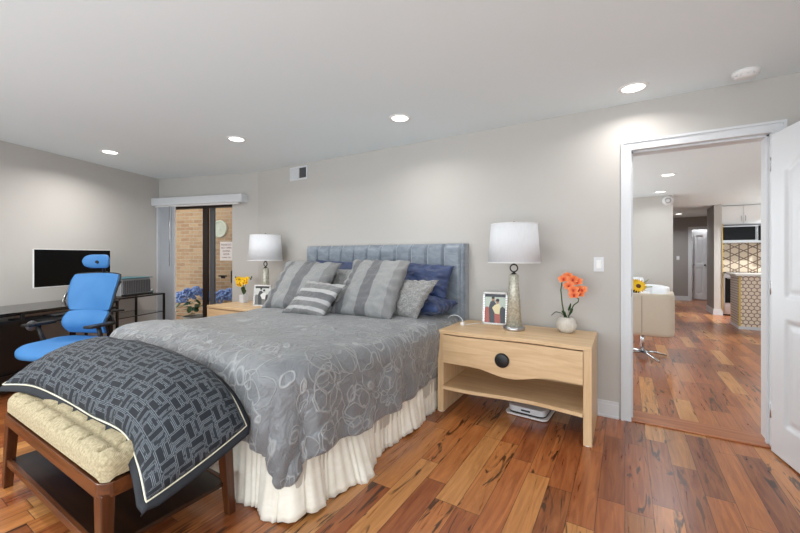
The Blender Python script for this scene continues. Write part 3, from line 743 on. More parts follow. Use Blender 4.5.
ns2 = dup(ns, (-3.81, 2.60, 0), 0, 'pale maple nightstand on the far side of the bed by the sliding door')
NT = .665

# ------------------------------------------------------------------ lamps
def lamp():
    t = thing('table_lamp', 'table lamp with white drum shade and mercury glass column on the near nightstand', 'lamp', (-.775, 3.05, NT))
    MB().lathe([(0, 0), (.083, 0), (.086, .006), (.086, .024), (.078, .030), (0, .030)], 40).go('base', 'steel', t)
    MB().lathe([(.062, .030), (.038, .445), (.033, .452), (0, .452)], 40).go('column', 'mercury', t)
    m = MB(); m.tube([(.030 * math.cos(2 * PI * i / 28), 0, .503 + .030 * math.sin(2 * PI * i / 28)) for i in range(28)], .0055, closed=True)
    m.lathe([(.02, .452), (.022, .458), (.012, .465), (.007, .473)], 20); m.lathe([(.01, .533), (.012, .54), (.006, .55), (.006, .63)], 16); m.go('ring', 'dark_metal', t)
    m = MB(); zb, zt = .548, .862
    m.lathe([(.206, zb), (.183, zt)], 56, cap=False); sh = m.go('lamp_shade', 'shade', t); q = sh.modifiers.new('s', 'SOLIDIFY'); q.thickness = .003
    for r_, z in ((.2065, zb), (.1835, zt)): MB().lathe([(r_ - .003, z - .003), (r_ + .001, z - .003), (r_ + .001, z + .003), (r_ - .003, z + .003)], 56, cap=False).go('shade_rim', 'white_plastic', sh)
    m = MB(); m.ball((0, 0, .67), .03, (1, 1, 1.3)); m.go('bulb', 'white_plastic', t)
    m = MB(); m.cyl((0, 0, .62), (0, 0, .872), .003); m.ball((0, 0, .879), .008)
    for a in (0, 120, 240): m.cyl((0, 0, zt - .015), (.182 * math.cos(R(a)), .182 * math.sin(R(a)), zt - .003), .002)
    m.go('harp', 'dark_metal', t)
    return t
lp = lamp()
dup(lp, (-3.84, 3.04, NT), 0, 'table lamp with white drum shade on the far nightstand by the sliding door')

# ------------------------------------------------------------------ picture frames
def pframe(label, loc, rz, w_, h_, colours, beads=True, tilt=8):
    t = thing('picture_frame', label, 'picture frame', loc, rz)
    Mt = Matrix.Rotation(R(-tilt), 4, 'X')
    m = MB(); b_ = .018
    m.box(-w_ / 2, w_ / 2, -.008, .006, 0, b_, Mt); m.box(-w_ / 2, w_ / 2, -.008, .006, h_ - b_, h_, Mt); m.box(-w_ / 2, -w_ / 2 + b_, -.008, .006, b_, h_ - b_, Mt); m.box(w_ / 2 - b_, w_ / 2, -.008, .006, b_, h_ - b_, Mt)
    fr = m.go('frame', 'chrome' if beads else 'white_trim', t, bevel=.002)
    if beads:
        m = MB(); n = 13
        for i in range(n + 1):
            for x, z in ((-w_ / 2 + .008 + (w_ - .016) * i / n, .008), (-w_ / 2 + .008 + (w_ - .016) * i / n, h_ - .008), (-w_ / 2 + .008, .008 + (h_ - .016) * i / n), (w_ / 2 - .008, .008 + (h_ - .016) * i / n)):
                m.ball(Mt @ Vector((x, -.010, z)), .0095, seg=8)
        m.go('beads', 'white_plastic', fr)
    box(-w_ / 2 + b_, w_ / 2 - b_, -.002, .004, b_, h_ - b_, Mt).go('mat_board', 'sign_white', t)
    # the print: flat painted shapes on paper
    iw, ih = w_ - 2 * b_, h_ - 2 * b_; m = MB(); mats = []
    def sh(pts, col, lay):
        nm = 'print_%d_%d_%d' % col
        if nm not in MT: simple(nm, col, .35, nz=6, nscale=70)
        if nm not in mats: mats.append(nm)
        m.mi = mats.index(nm); m.face([m.b.verts.new(Mt @ Vector((-iw / 2 + u * iw, -.0022 - lay * .0002, b_ + v * ih))) for u, v in pts])
    ov = lambda cx, cy, rx, ry: [(cx + rx * math.cos(2 * PI * i / 18), cy + ry * math.sin(2 * PI * i / 18)) for i in range(18)]
    bg, dark, skin, pale, red, hair = colours
    sh([(0, 0), (1, 0), (1, 1), (0, 1)], bg, 0); sh([(0, .9), (1, .9), (1, 1), (0, 1)], dark, 1)
    sh([(0, 0), (.24, 0), (.26, .5), (.1, .56), (0, .5)], red, 1); sh([(.74, 0), (1, 0), (1, .5), (.85, .58), (.74, .5)], tuple(int(c * .8) for c in dark), 1)
    sh([(.24, .0), (.52, 0), (.54, .45), (.56, .66), (.44, .76), (.28, .74), (.2, .55)], dark, 2)
    sh([(.5, 0), (.78, 0), (.74, .4), (.76, .6), (.66, .68), (.5, .64), (.46, .5)], red, 3); sh([(.5, .32), (.72, .30), (.76, .6), (.66, .68), (.48, .62), (.36, .52)], pale, 4)
    sh(ov(.40, .83, .075, .085), skin, 5); sh(ov(.40, .875, .075, .05), hair, 6); sh(ov(.62, .74, .07, .08), skin, 5); sh(ov(.62, .79, .085, .055), hair, 6)
    m.go('photograph', mats[0], t, mats=mats[1:])
    box(-.03, .03, -.002, .002, 0, h_ * .75, Matrix.Translation((0, .075, 0)) @ Matrix.Rotation(R(13), 4, 'X')).go('easel_back', 'black_plastic', t)
    return t
pframe('beaded silver frame with colour photo of a couple, beside the near lamp', (-.972, 3.17, NT), R(6), .215, .285, ((188, 200, 190), (52, 58, 68), (176, 126, 98), (226, 214, 170), (168, 84, 72), (36, 28, 24)))
pframe('beaded silver frame with black and white photo, in front of the far lamp', (-3.71, 2.88, NT), R(22), .215, .255, ((206, 208, 206), (70, 72, 74), (176, 176, 174), (228, 228, 226), (120, 120, 120), (46, 46, 46)))
# charger cable by the bed
t = thing('charging_cable', 'white charging plug with looping cable on the near nightstand corner', 'cable', (-1.205, 3.0, NT))
MB().tube([(.02, .02, .003), (.06, .10, .004), (.09, .15, .004), (.105, .16, .004)], .0025).go('cable', 'white_plastic', t)
MB().tube([(-.075 + .075 * math.cos(a) , .02, .005 + .075 * abs(math.sin(a)) ** .8) for a in [PI * k / 20 for k in range(21)]], .0028).go('cable_loop', 'white_plastic', t)
box(-.012, .018, -.012, .018, 0, .028, bev=.004).go('plug', 'white_plastic', t)

# ------------------------------------------------------------------ orchids
def petal(m, L, W, M, cup=.25, n=7):
    def P(i, j):
        u = i / (n - 1); v = j / (n - 1) * 2 - 1; w_ = W * math.sin(PI * min(1, u ** .75 * .96 + .04)) * .5
        return M @ Vector((u * L, v * w_, cup * L * (u * u * .6 + .25 * v * v * u) - .35 * L * u ** 4 * cup))
    m.grid(P, n, n, U=lambda i, j: (i / (n - 1), j / (n - 1)))
def blossom(parent, c, d, s, pmat, lmat, name='blossom'):
    T = Matrix.Translation(c) @ Vector(d).to_track_quat('Z', 'Y').to_matrix().to_4x4(); m = MB(); ro = random.uniform(0, 1)
    for a, L, W in ((90, .034, .026), (210, .034, .024), (330, .034, .024), (20, .038, .042), (160, .038, .042)):
        petal(m, L * s, W * s, T @ Matrix.Rotation(R(a) + ro * .3, 4, 'Z'))
    o = m.go(name, pmat, parent)
    m = MB(); petal(m, .016 * s, .014 * s, T @ Matrix.Translation((0, 0, .004)) @ Matrix.Rotation(R(-90), 4, 'Z'), -.9); m.ball(T @ Vector((0, 0, .006 * s)), .005 * s, seg=8); m.go('lip', lmat, o)
def leafblade(m, pts, w_):
    pts = [Vector(p) for p in pts]; n = 12
    def cur(t): 
        k = t * (len(pts) - 1); i = min(int(k), len(pts) - 2); return pts[i].lerp(pts[i + 1], k - i)
    def P(i, j):
        t = i / (n - 1); p = cur(t); d = (cur(min(1, t + .05)) - cur(max(0, t - .05))).normalized(); s_ = d.cross(Vector((0, 0, 1)))
        s_ = s_.normalized() if s_.length > .1 else Vector((1, 0, 0)); v = j / 4 * 2 - 1
        return p + s_ * v * w_ * math.sin(PI * (t * .9 + .08)) ** .6 + Vector((0, 0, abs(v) * w_ * .4))
    m.grid(P, n, 5)
random.seed(12)
t = thing('potted_orchid', 'orange orchid in a round ribbed stoneware pot on the near nightstand', 'plant', (-.395, 3.16, NT))
MB().lathe([(0, 0), (.045, 0), (.066, .025), (.074, .06), (.066, .1), (.048, .122), (.044, .122), (.044, .11), (0, .108)], 64, ribs=(20, .025)).go('pot', 'pot', t)
MB().lathe([(0, .114), (.044, .112)], 24, cap=False).go('moss', 'soil', t)
fs = [(-.052, -.02, .425), (.015, -.03, .425), (.045, -.01, .405), (-.012, -.045, .375), (.02, -.05, .345), (.055, -.03, .345), (.025, -.045, .305), (.06, -.02, .315), (-.03, .01, .445), (.078, -.02, .345)]
MB().tube([(-.01, 0, .11), (-.03, 0, .22), (-.04, 0, .33), (-.03, 0, .41), (.0, -.01, .43), (.04, -.01, .40)], lambda u: .0055 - .002 * u).go('stem', 'stem_green', t)
MB().tube([(.012, 0, .11), (.03, 0, .17), (.055, 0, .22), (.085, -.01, .245), (.09, -.01, .27), (.06, -.02, .29)], .0045).go('stem', 'stem_green', t)
for c in fs: c = (c[0] + .035, c[1], c[2] - .005); blossom(t, c, (c[0] * 2 + random.uniform(-.3, .3) + .1, -1, random.uniform(-.1, .4)), 1.18, 'petal_orange', 'lip_red')
m = MB()
leafblade(m, [(0, 0, .11), (-.03, -.01, .145), (-.075, -.02, .155), (-.105, -.03, .125)], .014); leafblade(m, [(0, 0, .11), (.02, 0, .17), (.035, -.02, .23)], .012); leafblade(m, [(0, 0, .11), (-.015, -.02, .15), (-.02, -.04, .17)], .016); leafblade(m, [(.01, 0, .11), (.035, -.01, .15), (.05, -.02, .19)], .012); m.go('leaves', 'leaf', t)
t = thing('potted_orchid', 'small yellow orchid in a white square pot on the far nightstand', 'plant', (-4.20, 2.99, NT))
box(-.04, .04, -.04, .04, 0, .10, bev=.006).go('pot', 'white_satin', t)
MB().tube([(0, 0, .1), (.0, 0, .18), (-.01, 0, .26), (-.05, -.01, .30), (-.10, -.02, .30)], .004).go('stem', 'stem_green', t)
MB().tube([(0, 0, .1), (.02, 0, .2), (.06, 0, .30), (.12, -.01, .33), (.15, -.01, .315)], .004).go('stem', 'stem_green', t)
for c in ((-.12, -.02, .295), (-.085, -.03, .265), (-.075, -.01, .305), (-.04, -.03, .26), (-.035, -.02, .225), (.0, -.03, .27), (.035, -.03, .255), (.06, -.03, .29), (.09, -.02, .265), (.095, -.02, .31), (-.07, -.04, .235), (.03, -.03, .30)):
    blossom(t, c, (random.uniform(-.2, .5), -1, random.uniform(-.1, .4)), 1.15, 'petal_yellow', 'lip_red')
m = MB(); leafblade(m, [(0, 0, .1), (.0, -.01, .16), (.02, -.03, .20)], .028); leafblade(m, [(0, 0, .1), (.03, -.01, .14), (.05, -.03, .17)], .022); leafblade(m, [(0, 0, .1), (-.02, 0, .15), (-.03, 0, .2)], .02); m.go('leaves', 'leaf', t)
m = MB()
for c in ((-.14, -.02, .325), (.155, -.01, .31), (.17, -.01, .335)): m.ball(c, .009, (1, 1, 1.4), 8)
m.go('buds', 'leaf', t)

# ------------------------------------------------------------------ white machine under the nightstand
t = thing('floor_scale', 'low white appliance with rounded corners on the floor under the near nightstand', 'appliance', (-.655, 3.10, 0), R(-4))
def rrect(w_, d_, r_, n=8): return [(sx * (w_ / 2 - r_) + r_ * math.cos(a), sy * (d_ / 2 - r_) + r_ * math.sin(a)) for sx, sy, a0 in ((1, 1, 0), (-1, 1, 90), (-1, -1, 180), (1, -1, 270)) for a in [R(a0 + 90 * k / n) for k in range(n + 1)]]
MB().quadprism(rrect(.33, .30, .05), .006, .018).go('base_plate', 'white_plastic', t, bevel=.003)
MB().quadprism(rrect(.285, .26, .05), .018, .028).go('bumper', 'black_plastic', t)
MB().quadprism(rrect(.29, .265, .05), .028, .075).go('body', 'white_satin', t, bevel=.008)
box(-.035, .035, -.1345, -.13, .045, .058).go('display', 'black_plastic', t)
MB().quadprism(rrect(.25, .22, .04), 0, .006).go('foot', 'black_plastic', t)
MB().tube([(-.14, .06, .03), (-.22, .10, .012), (-.32, .12, .008), (-.42, .2, .008)], .004).go('cable', 'white_plastic', t)

# ------------------------------------------------------------------ bench
bn = thing('upholstered_bench', 'walnut framed bench with tufted cream woven cushion at the foot of the bed', 'bench', (-2.28, .85, 0))
bx, by = .625, .272
def ringbox(m, hx, hy, t_, z0, z1, r_=.05):
    o_ = rrect(2 * hx, 2 * hy, r_); i_ = rrect(2 * (hx - t_), 2 * (hy - t_), r_ * .6); n = len(o_)
    g = m.grid(lambda i, j: ((o_[i][0], o_[i][1], z0), (o_[i][0], o_[i][1], z1), (i_[i][0], i_[i][1], z1), (i_[i][0], i_[i][1], z0))[j], n, 4, closeu=True, closev=True, smooth=False)
m = MB(); ringbox(m, bx, by, .03, .352, .41); m.go('apron', 'walnut', bn, bevel=.003)
m = MB()
def LG_(sx, sy):
    m = MB(); a = [(sx * (bx - .004), sy * (by - .004)), (sx * (bx - .075), sy * (by - .004)), (sx * (bx - .075), sy * (by - .05)), (sx * (bx - .004), sy * (by - .05))]
    b_ = [(sx * (bx + .012), sy * (by + .004)), (sx * (bx - .028), sy * (by + .004)), (sx * (bx - .028), sy * (by - .034)), (sx * (bx + .012), sy * (by - .034))]
    A = [m.b.verts.new((x, y, .37)) for x, y in a]; B = [m.b.verts.new((x, y, 0)) for x, y in b_]
    m.face(A); m.face(B[::-1])
    for i in range(4): m.face([A[i], A[(i + 1) % 4], B[(i + 1) % 4], B[i]])
    m.go('leg', 'walnut_upright', bn, bevel=.004)
for sx in (-1, 1):
    for sy in (-1, 1): LG_(sx, sy)
MB().quadprism(rrect(2 * bx - .05, 2 * by - .03, .03), .135, .155).go('shelf', 'walnut_dark', bn, bevel=.004)
m = MB(); m.box(-bx + .04, bx - .04, -by + .005, -by + .025, .125, .16); m.box(-bx + .04, bx - .04, by - .025, by - .005, .125, .16); m.go('shelf_rail', 'walnut', bn, bevel=.003)
m = MB(); nu, nv = 150, 70
def sup(t, e): c, s_ = math.cos(t), math.sin(t); return (math.copysign(abs(c) ** e, c), math.copysign(abs(s_) ** e, s_))
def CP(i, j):
    # rounded block: plan (u,v) for the top, falling at the rim
    u = i / (nu - 1) * 2 - 1; v = j / (nv - 1) * 2 - 1; hx, hy = bx - .006, by - .006
    x, y = u * (hx + .07), v * (hy + .07); ex, ey = max(0, abs(x) - (hx - .05)), max(0, abs(y) - (hy - .05)); L = math.hypot(ex, ey)
    r_ = .05
    if L > 0:
        a = min(L / r_, PI / 2); o_ = r_ * math.sin(a); dn = r_ * (1 - math.cos(a)) + max(0, L - r_ * PI / 2)
        X = math.copysign(min(abs(x), hx - .05) + o_ * ex / L, x); Y = math.copysign(min(abs(y), hy - .05) + o_ * ey / L, y)
    else: X, Y, dn = x, y, 0
    z = .515 - min(dn, .11)
    if L < .03:
        gx = abs(((X / hx * 3.5) % 1) - .5) * hx / 3.5; seam = .020 * math.exp(-((.5 * hx / 3.5 - gx) / .013) ** 2) + .012 * math.exp(-((abs(Y) - (hy - .075)) / .012) ** 2)
        z -= seam; z += .012 * math.cos(X / hx * PI / 2) * math.cos(Y / hy * PI / 2)
    return (X, Y, z)
m.grid(CP, nu, nv); m.go('cushion', 'bench_fabric', bn)
m = MB(); m.quadprism(rrect(2 * bx - .04, 2 * by - .04, .04), .39, .412); m.go('seat_board', 'walnut_dark', bn)

# long dark sham lying over the bench and against the foot of the bed
def cub(ps):
    ps = [Vector(p) for p in ps]
    def f_(t):
        k = t * (len(ps) - 1); i = min(int(k), len(ps) - 2); s_ = k - i
        p0 = ps[max(i - 1, 0)]; p1 = ps[i]; p2 = ps[i + 1]; p3 = ps[min(i + 2, len(ps) - 1)]
        return .5 * ((2 * p1) + (p2 - p0) * s_ + (2 * p0 - 5 * p1 + 4 * p2 - p3) * s_ * s_ + (3 * p1 - p0 - 3 * p2 + p3) * s_ ** 3)
    return f_
front = cub([(-3.02, .60, .535), (-2.78, .665, .552), (-2.45, .70, .535), (-2.1, .70, .530), (-1.80, .71, .522), (-1.62, .685, .46), (-1.505, .665, .36)])
mid = cub([(-3.10, .83, .63), (-2.80, .84, .655), (-2.45, .86, .66), (-2.12, .865, .655), (-1.83, .88, .64), (-1.64, .88, .56), (-1.50, .87, .41)])
back = cub([(-3.14, 1.00, .66), (-2.85, 1.03, .725), (-2.48, 1.06, .745), (-2.14, 1.07, .73), (-1.84, 1.08, .69), (-1.64, 1.09, .60), (-1.505, 1.085, .475)])
def surf(u, v): # quadratic through the three rails
    a, b_, c = front(u), mid(u), back(u); return a * (1 - v) * (1 - 2 * v) + b_ * 4 * v * (1 - v) + c * v * (2 * v - 1)
shm = thing('pillow_sham', 'long dark slate sham with interlocking rectangles and cream piping, across the bench', 'pillow', (-2.28, .85, .5))
IV = Matrix.Translation((2.28, -.85, -.5))
n1, n2 = 120, 46
def mk(sgn):
    def P(i, j):
        u, v = i / (n1 - 1), j / (n2 - 1); p = surf(u, v); a, b_ = 2 * u - 1, 2 * v - 1
        e = .01; nrm = (surf(min(1, u + e), v) - surf(max(0, u - e), v)).cross(surf(u, min(1, v + e)) - surf(u, max(0, v - e))).normalized()
        pr = max(0, 1 - abs(a) ** 4) ** .55 * max(0, 1 - abs(b_) ** 2.4) ** .55
        wr_ = .010 * nz(u * 9, v * 4, sgn) + .005 * nz(u * 22, v * 10, 2) + .006 * math.sin(u * 40 + 3 * nz(u * 4, v * 2)) * abs(b_) ** 2
        return IV @ (p + nrm * (.075 if sgn > 0 else -.02) * pr + nrm * wr_ * (1 if pr > .03 else 0))
    return P
m = MB(); UU = lambda i, j: (i / (n1 - 1) * 1.62, j / (n2 - 1) * .56)
m.grid(mk(1), n1, n2, U=UU); m.grid(mk(-1), n1, n2, U=UU); bmesh.ops.remove_doubles(m.b, verts=m.b.verts[:], dist=.0006); m.go('cushion_body', 'sham_weave', shm)
loop = [surf(i / 60, 0) for i in range(61)] + [surf(1, i / 24) for i in range(1, 25)] + [surf(1 - i / 60, 1) for i in range(1, 61)] + [surf(0, 1 - i / 24) for i in range(1, 24)]
MB().tube([IV @ p for p in loop], .0042, 6, closed=True).go('piping', 'piping', shm)
cen = Vector((-2.3, .86, .6)); 
def FL(i, j):
    p = loop[i]; q0, q1 = loop[i - 1], loop[(i + 1) % len(loop)]; t_ = (q1 - q0).normalized()
    out = Vector((p.x - (-2.3), (p.y - .86) * 3, 0)).normalized()
    # outward in the cloth's own plane
    k = i
    if k <= 60: d = (surf(k / 60, 0) - surf(k / 60, .12)).normalized()
    elif k <= 84: d = (surf(1, (k - 60) / 24) - surf(.96, (k - 60) / 24)).normalized()
    elif k <= 144: d = (surf(1 - (k - 84) / 60, 1) - surf(1 - (k - 84) / 60, .9)).normalized()
    else: d = (surf(0, 1 - (k - 144) / 24) - surf(.04, 1 - (k - 144) / 24)).normalized()
    if k in (59, 60, 61): d = ((surf(1, 0) - surf(1, .12)).normalized() + (surf(1, 0) - surf(.96, 0)).normalized()).normalized() * (1.3 if k == 60 else 1)
    w_ = .029 * j / 3
    return IV @ (p + d * w_ - Vector((0, 0, .012 * (j / 3) ** 2 + (.004 if k < 60 else 0))))
m = MB(); m.grid(FL, len(loop), 4, closeu=True); fl_ = m.go('flange', 'navy_trim', shm); q = fl_.modifiers.new('s', 'SOLIDIFY'); q.thickness = .004

# ------------------------------------------------------------------ desk side (frame: x from the corner along the wall towards the viewer's end, y into the room)
def P2(u, n_, z=0): return ML @ Vector((u, n_, z))
la = math.atan2(LW0[1] - CX[1], LW0[0] - CX[0])
def wallthing(name, label, cat, u, n_, z=0): return thing(name, label, cat, P2(u, n_, z), la)
dk = wallthing('desk', 'long black desk with glass top and dark pedestal along the pale wall', 'desk', 1.25, .03)   # local x runs on towards the camera end
DL = 2.55; DZT = .76; DW = .66
box(-.02, DL, 0, DW, DZT - .012, DZT, bev=.003).go('glass_top', 'black_glass', dk)
box(0, DL - .02, .02, DW - .03, DZT - .034, DZT - .013).go('top_frame', 'black_wood', dk)
box(.70, 1.02, .08, .56, .04, DZT - .10, bev=.004).go('pedestal', 'black_wood', dk)
for x in (.03, DL - .06):
    for y in (.05, DW - .08): box(x, x + .04, y, y + .04, 0, DZT - .034).go('leg', 'black_wood', dk)
box(.03, DL - .03, .6, .62, .16, .20).go('crossbar', 'black_wood', dk)
m = MB(); m.box(.0, 1.75, DW - .02, DW + .0, .665, .69); m.box(.9, .925, DW - .02, DW + .005, .665, .74); m.go('tray_rail', 'black_plastic', dk)
m = MB(); m.box(.1, .85, .38, .86, .655, .672, bev=.004); m.go('keyboard_tray', 'black_plastic', dk)
MB().lathe([(0, 0), (.042, 0), (.046, .012), (.042, .024), (0, .024)], 24, Matrix.Translation((.93, .80, .64)) @ Matrix.Rotation(R(90), 4, 'X')).go('tray_knob', 'grey_frame', dk)
kb = wallthing('keyboard', 'black keyboard on the pull out tray of the desk', 'keyboard', 1.25 + .25, .03 + .56, .6725)
m = MB(); m.box(0, .44, 0, .15, 0, .018, bev=.004); m.go('case', 'black_plastic', kb)
m = MB()
for r_ in range(5):
    for c in range(16): m.box(.012 + c * .0262, .012 + c * .0262 + .022, .012 + r_ * .0262, .012 + r_ * .0262 + .022, .018, .025)
m.go('keys', 'grey_frame', kb)
mo = thing('computer_monitor', 'wide black computer monitor on thin splayed legs on the desk', 'monitor', P2(1.012, .28, DZT), la)
W_, z0, z1 = .81, .175, .58
box(0, W_, .004, .02, z0, z1, bev=.003).go('housing', 'white_plastic', mo); box(.005, W_ - .005, .0195, .0212, z0 + .009, z1 - .005).go('screen', 'screen', mo)
MB().tube([(.42, 0, z0 + .05), (.53, .03, .06), (.60, .10, .007)], .006).go('stand_leg', 'steel', mo)
MB().tube([(.42, 0, z0 + .05), (.31, .03, .06), (.25, .10, .007)], .006).go('stand_leg', 'steel', mo)
MB().tube([(.42, -.01, z0 + .05), (.42, -.12, .007)], .006).go('stand_leg', 'steel', mo)
# console table with printer
ct = wallthing('console_table', 'small glass console table on chrome legs between office chair and blinds', 'table', .42, .04)
TW, TD, TZ_ = .68, .46, .765
box(0, TW, 0, TD, TZ_ - .01, TZ_, bev=.003).go('glass_top', 'glass', ct); box(0.01, TW - .01, .01, TD - .01, .51, .518).go('glass_shelf', 'glass', ct)
m = MB()
for y in (0, TD): m.box(0, TW, y - .008, y + .008, TZ_ - .028, TZ_ - .011)
for x in (0, TW): m.box(x - .008, x + .008, 0, TD, TZ_ - .028, TZ_ - .011)
for y in (0, TD): m.box(0, TW, y - .006, y + .006, .50, .51)
m.go('top_rail', 'dark_metal', ct)
for x in (0, TW):
    for y in (0, TD): box(x - .011, x + .011, y - .011, y + .011, 0, TZ_ - .012).go('leg', 'dark_metal', ct)
pr = wallthing('printer', 'grey ribbed desktop printer on the glass console table', 'printer', .57, .10, TZ_)
m = MB(); m.extrude([(0, 0), (.43, 0), (.43, .17), (.41, .215), (.02, .215), (0, .17)], .02, .34); m.go('body', 'printer_grey', pr, bevel=.006)
m = MB()
for i in range(16): m.box(.02 + i * .0245, .033 + i * .0245, .34, .347, .03, .19)
m.go('ribs', 'grey_frame', pr)
box(-.01, .44, .0, .36, .2151, .224, bev=.003).go('lid', 'teal_plastic', pr); box(.05, .43, .348, .42, 0, .022, bev=.003).go('paper_tray', 'black_plastic', pr)
tp = wallthing('tape_dispenser', 'small teal desk object at the blinds end of the console table', 'desk accessory', .44, .30, TZ_)
MB().extrude([(0, 0), (.085, 0), (.085, .02), (.055, .045), (.05, .06), (.02, .06), (.0, .035)], 0, .05).go('body', 'teal_plastic', tp, bevel=.004); MB().cyl((.03, -.002, .04), (.03, .052, .04), .016).go('roll', 'white_plastic', tp)

# ------------------------------------------------------------------ office chair (front is local -y)
oc = thing('office_chair', 'blue mesh ergonomic office chair with headrest and black arms at the desk', 'chair', (-4.08, 1.195, 0), R(24))
m = MB()
def seat(i, j):
    a = 2 * PI * i / 48; t = j / 11; ph = (t - .5) * PI; cx, cy = sup(a, .62); cz, sz_ = sup(ph, .55)
    x = .255 * cx * abs(cz); y = .27 * cy * abs(cz) - .02; z = .495 + .035 * sz_
    z += .02 * (x / .25) ** 2 - .03 * max(0, (-y - .12) / .15) ** 2 + .015 * max(0, y / .25)
    return (x, y, z)
m.grid(seat, 48, 12, closeu=True); m.go('seat', 'blue_mesh', oc)
m = MB(); m.box(-.2, .2, -.16, .22, .445, .468, bev=.008); m.box(-.09, .09, -.08, .12, .40, .445, bev=.01); m.go('mechanism', 'black_plastic', oc)
def backp(w0, w1, z0, z1, yb, curve, bul, lean):
    def f_(u, v, off=0):
        s_ = 2 * u - 1; w_ = w0 + (w1 - w0) * v; r_ = 1 - .10 * (abs(2 * v - 1) ** 4)
        return Vector((s_ * w_ / 2 * r_, yb + lean * v - curve * s_ * s_ - bul * math.sin(PI * v) + off, z0 + (z1 - z0) * v + .012 * (1 - s_ * s_) * (2 * v - 1)))
    return f_
def backpart(name, f_, parent, th=.02, mat='blue_mesh', n=26):
    m = MB(); pts = []
    g = m.grid(lambda i, j: f_(i / (n - 1), j / (n - 1)), n, n); h = m.grid(lambda i, j: f_(i / (n - 1), j / (n - 1), th), n, n)
    for k in range(n - 1):
        m.face([g[k][0], g[k + 1][0], h[k + 1][0], h[k][0]]); m.face([g[k][-1], g[k + 1][-1], h[k + 1][-1], h[k][-1]]); m.face([g[0][k], g[0][k + 1], h[0][k + 1], h[0][k]]); m.face([g[-1][k], g[-1][k + 1], h[-1][k + 1], h[-1][k]])
    return m.go(name, mat, parent)
up = backp(.44, .50, .775, 1.095, .235, .05, .02, .075); lo = backp(.40, .44, .575, .765, .215, .045, .05, .01)
b1 = backpart('backrest', up, oc); b2 = backpart('lumbar_support', lo, oc, .03)
def rim(f_, n=20): return [f_(i / n, 0, .012) for i in range(n)] + [f_(1, i / n, .012) for i in range(n)] + [f_(1 - i / n, 1, .012) for i in range(n)] + [f_(0, 1 - i / n, .012) for i in range(n)]
MB().tube([p + Vector((0, .012, 0)) for p in rim(up)], .009, 8, True).go('rim', 'black_plastic', b1); MB().tube([p + Vector((0, .018, 0)) for p in rim(lo)], .009, 8, True).go('rim', 'black_plastic', b2)
m = MB(); m.tube([(0, .16, .43), (0, .30, .52), (0, .33, .75), (0, .345, 1.0), (0, .345, 1.12)], .02, 10)
for s_ in (-1, 1): m.tube([(0, .335, .80), (s_ * .10, .33, .92), (s_ * .20, .31, 1.03)], .012, 8); m.tube([(0, .33, .78), (s_ * .10, .31, .72), (s_ * .17, .27, .66)], .012, 8)
m.go('spine', 'black_plastic', oc)
hd = backp(.28, .28, 1.155, 1.275, .235, .05, -.0, .0)
def hdf(i, j):
    u = i / 25; a = 2 * PI * j / 16; s_ = 2 * u - 1; e = max(.05, (1 - abs(s_) ** 5)) ** .4
    return Vector((s_ * .135 + .0, .30 - .045 * s_ * s_ + .028 * math.cos(a) * e, 1.217 + .064 * math.sin(a) * e))
m = MB(); g = m.grid(hdf, 26, 16, closev=True); m.face(g[0]); m.face(g[-1]); h_ = m.go('headrest', 'blue_mesh', oc)
MB().tube([(0, .345, 1.08), (0, .33, 1.18), (0, .26, 1.215)], .014, 8).go('headrest_post', 'black_plastic', h_)
for s_ in (-1, 1):
    m = MB(); m.box(s_ * .30 - .042, s_ * .30 + .042, -.10, .13, .665, .69, bev=.011); ap = m.go('armrest', 'black_plastic', oc)
    m = MB(); m.tube([(s_ * .18, .05, .46), (s_ * .27, .05, .48), (s_ * .295, .03, .56), (s_ * .30, .0, .665)], lambda u: .022 - .006 * u, 10); m.go('arm_post', 'black_plastic', ap)
MB().cyl((0, 0, .08), (0, 0, .41), .028, .024).go('gas_lift', 'chrome', oc)
for k in range(5):
    a = R(72 * k + 18); c, s_ = math.cos(a), math.sin(a); bs = MB().tube([(0, 0, .11), (.16 * c, .16 * s_, .105), (.31 * c, .31 * s_, .075)], lambda u: .028 - .012 * u, 8).go('base_arm', 'black_plastic', oc)
    MB().cyl((.31 * c + .022 * s_, .31 * s_ - .022 * c, .03), (.31 * c - .022 * s_, .31 * s_ + .022 * c, .03), .03).go('caster', 'black_plastic', bs)
MB().tube([(.18, -.05, .45), (.27, -.07, .44)], .008).go('lever', 'steel', oc)

